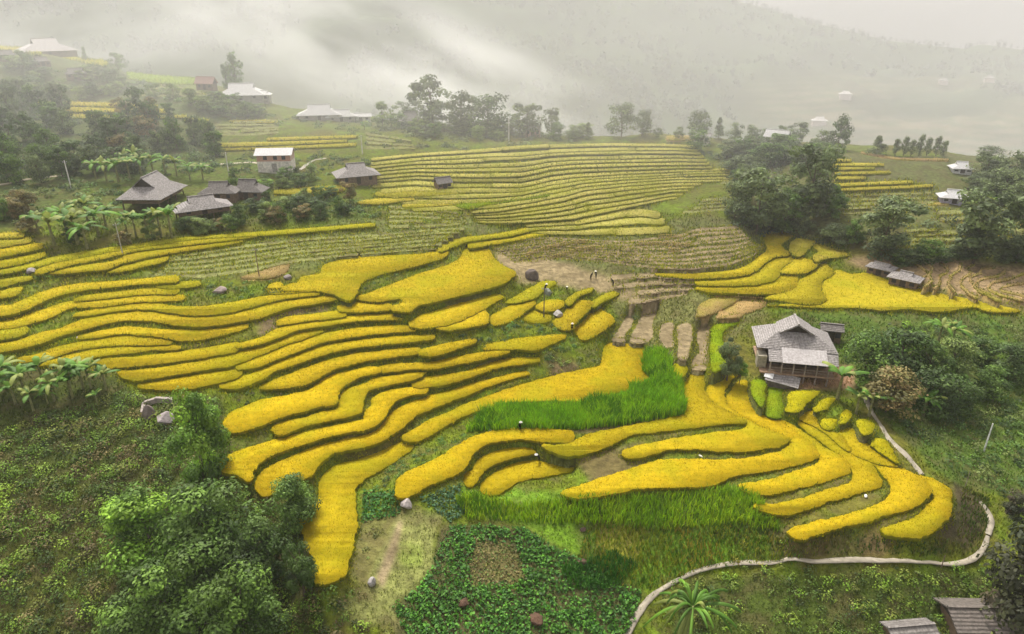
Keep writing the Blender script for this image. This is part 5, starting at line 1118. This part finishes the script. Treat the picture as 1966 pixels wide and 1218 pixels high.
# sheaves of cut rice standing in rows on the harvested steps
shv=MB(); 
for k in range(7):
    a_=k*2*math.pi/7; shv.tube([(math.cos(a_)*.16,math.sin(a_)*.16,0),(0,0,.42),(math.cos(a_)*.13,math.sin(a_)*.13,.66)],[.05,.055,.09],5,(.62,.48,.20))
so_=shv.build('rice_sheaf',mt_rice); COL.objects.unlink(so_); sh_me=so_.data
def sheaves(pts,n,label,group,s=1.0):
    P=np.array(pts,float); L=np.r_[0,np.cumsum(np.hypot(*np.diff(P,axis=0).T))]
    for k in range(n):
        t=L[-1]*(k+.5)/n; u=np.interp(t,L,P[:,0]);v=np.interp(t,L,P[:,1]); o=bpy.data.objects.new('rice_sheaf',sh_me); COL.objects.link(o); o.location=ground(u,v); o.rotation_euler=(rng.normal(0,.08),rng.normal(0,.08),rng.uniform(0,6)); k_=s*rng.uniform(.85,1.2); o.scale=(k_,k_,k_); tag(o,label,'sheaf',group)
sheaves([(1016,498),(1013,491),(1040,481),(1070,474),(1100,468),(1130,466)],26,'cut rice sheaf in the upper curved row on the harvested terraces','sheaves in the upper curved row')
sheaves([(1054,499),(1080,491),(1110,482),(1143,478)],18,'cut rice sheaf in the lower curved row on the harvested terraces','sheaves in the lower curved row')
sheaves([(1225,470),(1260,470),(1300,472),(1325,474)],20,'cut rice sheaf in the straight row at the middle of the harvested terraces','sheaves in the straight upper row')
sheaves([(1262,457),(1290,456),(1310,458)],10,'cut rice sheaf in the short row below the yellow field edge','sheaves in the short row')
sheaves([(1283,483),(1306,484)],5,'cut rice sheaf in the five-sheaf row lowest on the harvested terraces','sheaves in the five-sheaf row')
sheaves([(1410,570),(1450,572),(1468,573)],12,'cut rice sheaf along the dark edge below the right-hand golden steps','sheaves below the right-hand golden steps')
# ---------------- labels for paddies ----------------
LM=[(298,360,'the largest thatched house'),(533,308,'the brick house'),(685,335,'the grey hip-roofed house'),(850,352,'the tiny field hut'),(1520,670,'the big stilt house'),(1044,590,'the dark pole'),(1020,525,'the brown boulder'),(1480,380,'the gully bamboo'),(1735,540,'the low grey-roofed house'),(1828,380,'the lower white-roofed house on the spur'),(467,185,'the white-roofed hill house'),(90,90,'the hilltop house'),(392,820,'the column-shaped tree'),(565,950,'the small round tree'),(1230,770,'the tall bright grass'),(100,720,'the left banana row'),(422,560,'the grey boulder in weeds'),(498,510,'the straw patch pole'),(236,460,'the pole by the bananas'),(780,970,'the speckled boulder'),(1700,850,'the path behind the fan'),(1800,1085,'the lower path'),(1205,230,'the large crest tree'),(660,225,'the white hamlet')]
KN=dict(gold='golden',limegold='yellow-green',padgold='small golden',lime='bright green',fargold='narrow pale gold',stubble='brown harvested',stubgreen='greenish harvested',straw='straw-coloured')
seen={}
for o,i,ar in sorted(paddies,key=lambda t:-POL[t[1]][:,1].mean()):
    q=POL[i]; c=q.mean(0); l=min(LM,key=lambda t:math.hypot(t[0]-c[0],(t[1]-c[1])*1.6)); dx,dy=c[0]-l[0],(c[1]-l[1])*1.6
    rel=('right of' if dx>0 else 'left of') if abs(dx)>abs(dy) else ('below' if dy>0 else 'above')
    asp=np.ptp(q[:,0])/max(1,np.ptp(q[:,1])); sh='long curved' if asp>4 and np.ptp(q[:,0])>250 else 'broad' if ar>160 else 'short'
    b_=f"{sh} {KN[STR[i][1]]} paddy {rel} {l[2]}"; seen[b_]=seen.get(b_,0)+1; k=seen[b_]
    o['label']=b_ if k==1 else b_+', '+['','','second','third','fourth','fifth','sixth','seventh','eighth','ninth','tenth','eleventh','twelfth'][min(k,12)]+' from the front'
# ---------------- air ----------------
def vol(name,loc,size,build):
    me=bpy.data.meshes.new(name); mb=MB(); mb.box(-1,1,-1,1,-1,1); me.from_pydata(mb.v,[],mb.f); o=bpy.data.objects.new(name,me); COL.objects.link(o); o.location=loc; o.scale=size
    m=bpy.data.materials.new(name); m.use_nodes=True; n=m.node_tree.nodes; l=m.node_tree.links; n.remove(n['Principled BSDF']); pv=n.new('ShaderNodeVolumePrincipled'); l.new(pv.outputs[0],n['Material Output'].inputs['Volume']); build(m,n,l,pv); me.materials.append(m); return o
def hz(m,n,l,pv): pv.inputs['Density'].default_value=HAZE; pv.inputs['Color'].default_value=(1,1,1,1); pv.inputs['Anisotropy'].default_value=.2
HAZE=.00018
zmin=float(min(Z.min(),mZ.min(),-75))
tag(vol('haze',(0,600,(zmin-1+200)/2),(1500,1100,(200-zmin+1)/2),hz),'pale haze filling the valley','haze',kind='stuff')
def mist(seed,dens,th,sc=(2.2,1.2,1.6)):
    def f(m,n,l,pv):
        tc=n.new('ShaderNodeTexCoord'); mp=n.new('ShaderNodeMapping'); mp.inputs['Scale'].default_value=sc; mp.inputs['Location'].default_value=(seed,seed*.7,0); no=n.new('ShaderNodeTexNoise'); no.inputs['Scale'].default_value=1; no.inputs['Detail'].default_value=4; no.inputs['Roughness'].default_value=.55
        l.new(tc.outputs['Object'],mp.inputs[0]); l.new(mp.outputs[0],no.inputs['Vector'])
        mr=n.new('ShaderNodeMapRange'); mr.inputs[1].default_value=th; mr.inputs[2].default_value=th+.3; mr.inputs[4].default_value=dens; l.new(no.outputs[0],mr.inputs[0])
        ln=n.new('ShaderNodeVectorMath'); ln.operation='LENGTH'; l.new(tc.outputs['Object'],ln.inputs[0])
        m2=n.new('ShaderNodeMapRange'); m2.interpolation_type='SMOOTHSTEP'; m2.inputs[1].default_value=1.0; m2.inputs[2].default_value=.35; l.new(ln.outputs[1],m2.inputs[0])
        mu=n.new('ShaderNodeMath'); mu.operation='MULTIPLY'; l.new(mr.outputs[0],mu.inputs[0]); l.new(m2.outputs[0],mu.inputs[1]); l.new(mu.outputs[0],pv.inputs['Density']); pv.inputs['Color'].default_value=(1,.995,.99,1)
    return f
def mistat(u,v,r,size,seed,dens,th,label,rot=0,sc=(2.2,1.2,1.6)):
    a=float(az(u,v)); z=H-r*float(tanv(u,v)); o=vol('mist',(r*math.sin(a),r*math.cos(a),z),size,mist(seed,dens,th,sc)); o.rotation_euler=(0,rot,-a); return tag(o,label,'mist',kind='stuff')
mistat(780,140,360,(150,70,40),3.1,.031,.43,'thick white mist bank drifting over the valley in the middle',R(18))
def thin(m,n,l,pv):
    tc=n.new('ShaderNodeTexCoord'); sx=n.new('ShaderNodeSeparateXYZ'); l.new(tc.outputs['Object'],sx.inputs[0]); mr=n.new('ShaderNodeMapRange'); mr.interpolation_type='SMOOTHSTEP'
    mr.inputs[1].default_value=-1; mr.inputs[2].default_value=0; mr.inputs[4].default_value=.0050
    ab=n.new('ShaderNodeMath'); ab.operation='ABSOLUTE'; l.new(sx.outputs[1],ab.inputs[0]); ng=n.new('ShaderNodeMath'); ng.operation='MULTIPLY'; ng.inputs[1].default_value=-1; l.new(ab.outputs[0],ng.inputs[0]); l.new(ng.outputs[0],mr.inputs[0])
    no=n.new('ShaderNodeTexNoise'); no.inputs['Scale'].default_value=2.2; no.inputs['Detail'].default_value=3; l.new(tc.outputs['Object'],no.inputs['Vector']); m3=n.new('ShaderNodeMapRange'); m3.inputs[1].default_value=.3;m3.inputs[2].default_value=.7;m3.inputs[3].default_value=.6;m3.inputs[4].default_value=1.4; l.new(no.outputs[0],m3.inputs[0])
    mu=n.new('ShaderNodeMath'); mu.operation='MULTIPLY'; l.new(mr.outputs[0],mu.inputs[0]); l.new(m3.outputs[0],mu.inputs[1]); l.new(mu.outputs[0],pv.inputs['Density']); pv.inputs['Color'].default_value=(.90,.895,.89,1)
tag(vol('mist',(0,225,25),(420,115,75),thin),'thin veil of mist thickening over the far fields and the valley','mist',kind='stuff')
def flat(m,n,l,pv): pv.inputs['Density'].default_value=.00012; pv.inputs['Color'].default_value=(1,1,1,1)
tag(vol('mist',(0,640,60),(900,370,110),flat),'even haze hanging in front of the far mountain','mist',kind='stuff')
mistat(120,60,460,(150,60,40),8.3,.012,.42,'thinner mist drifting behind the hilltop house on the left',R(-5))
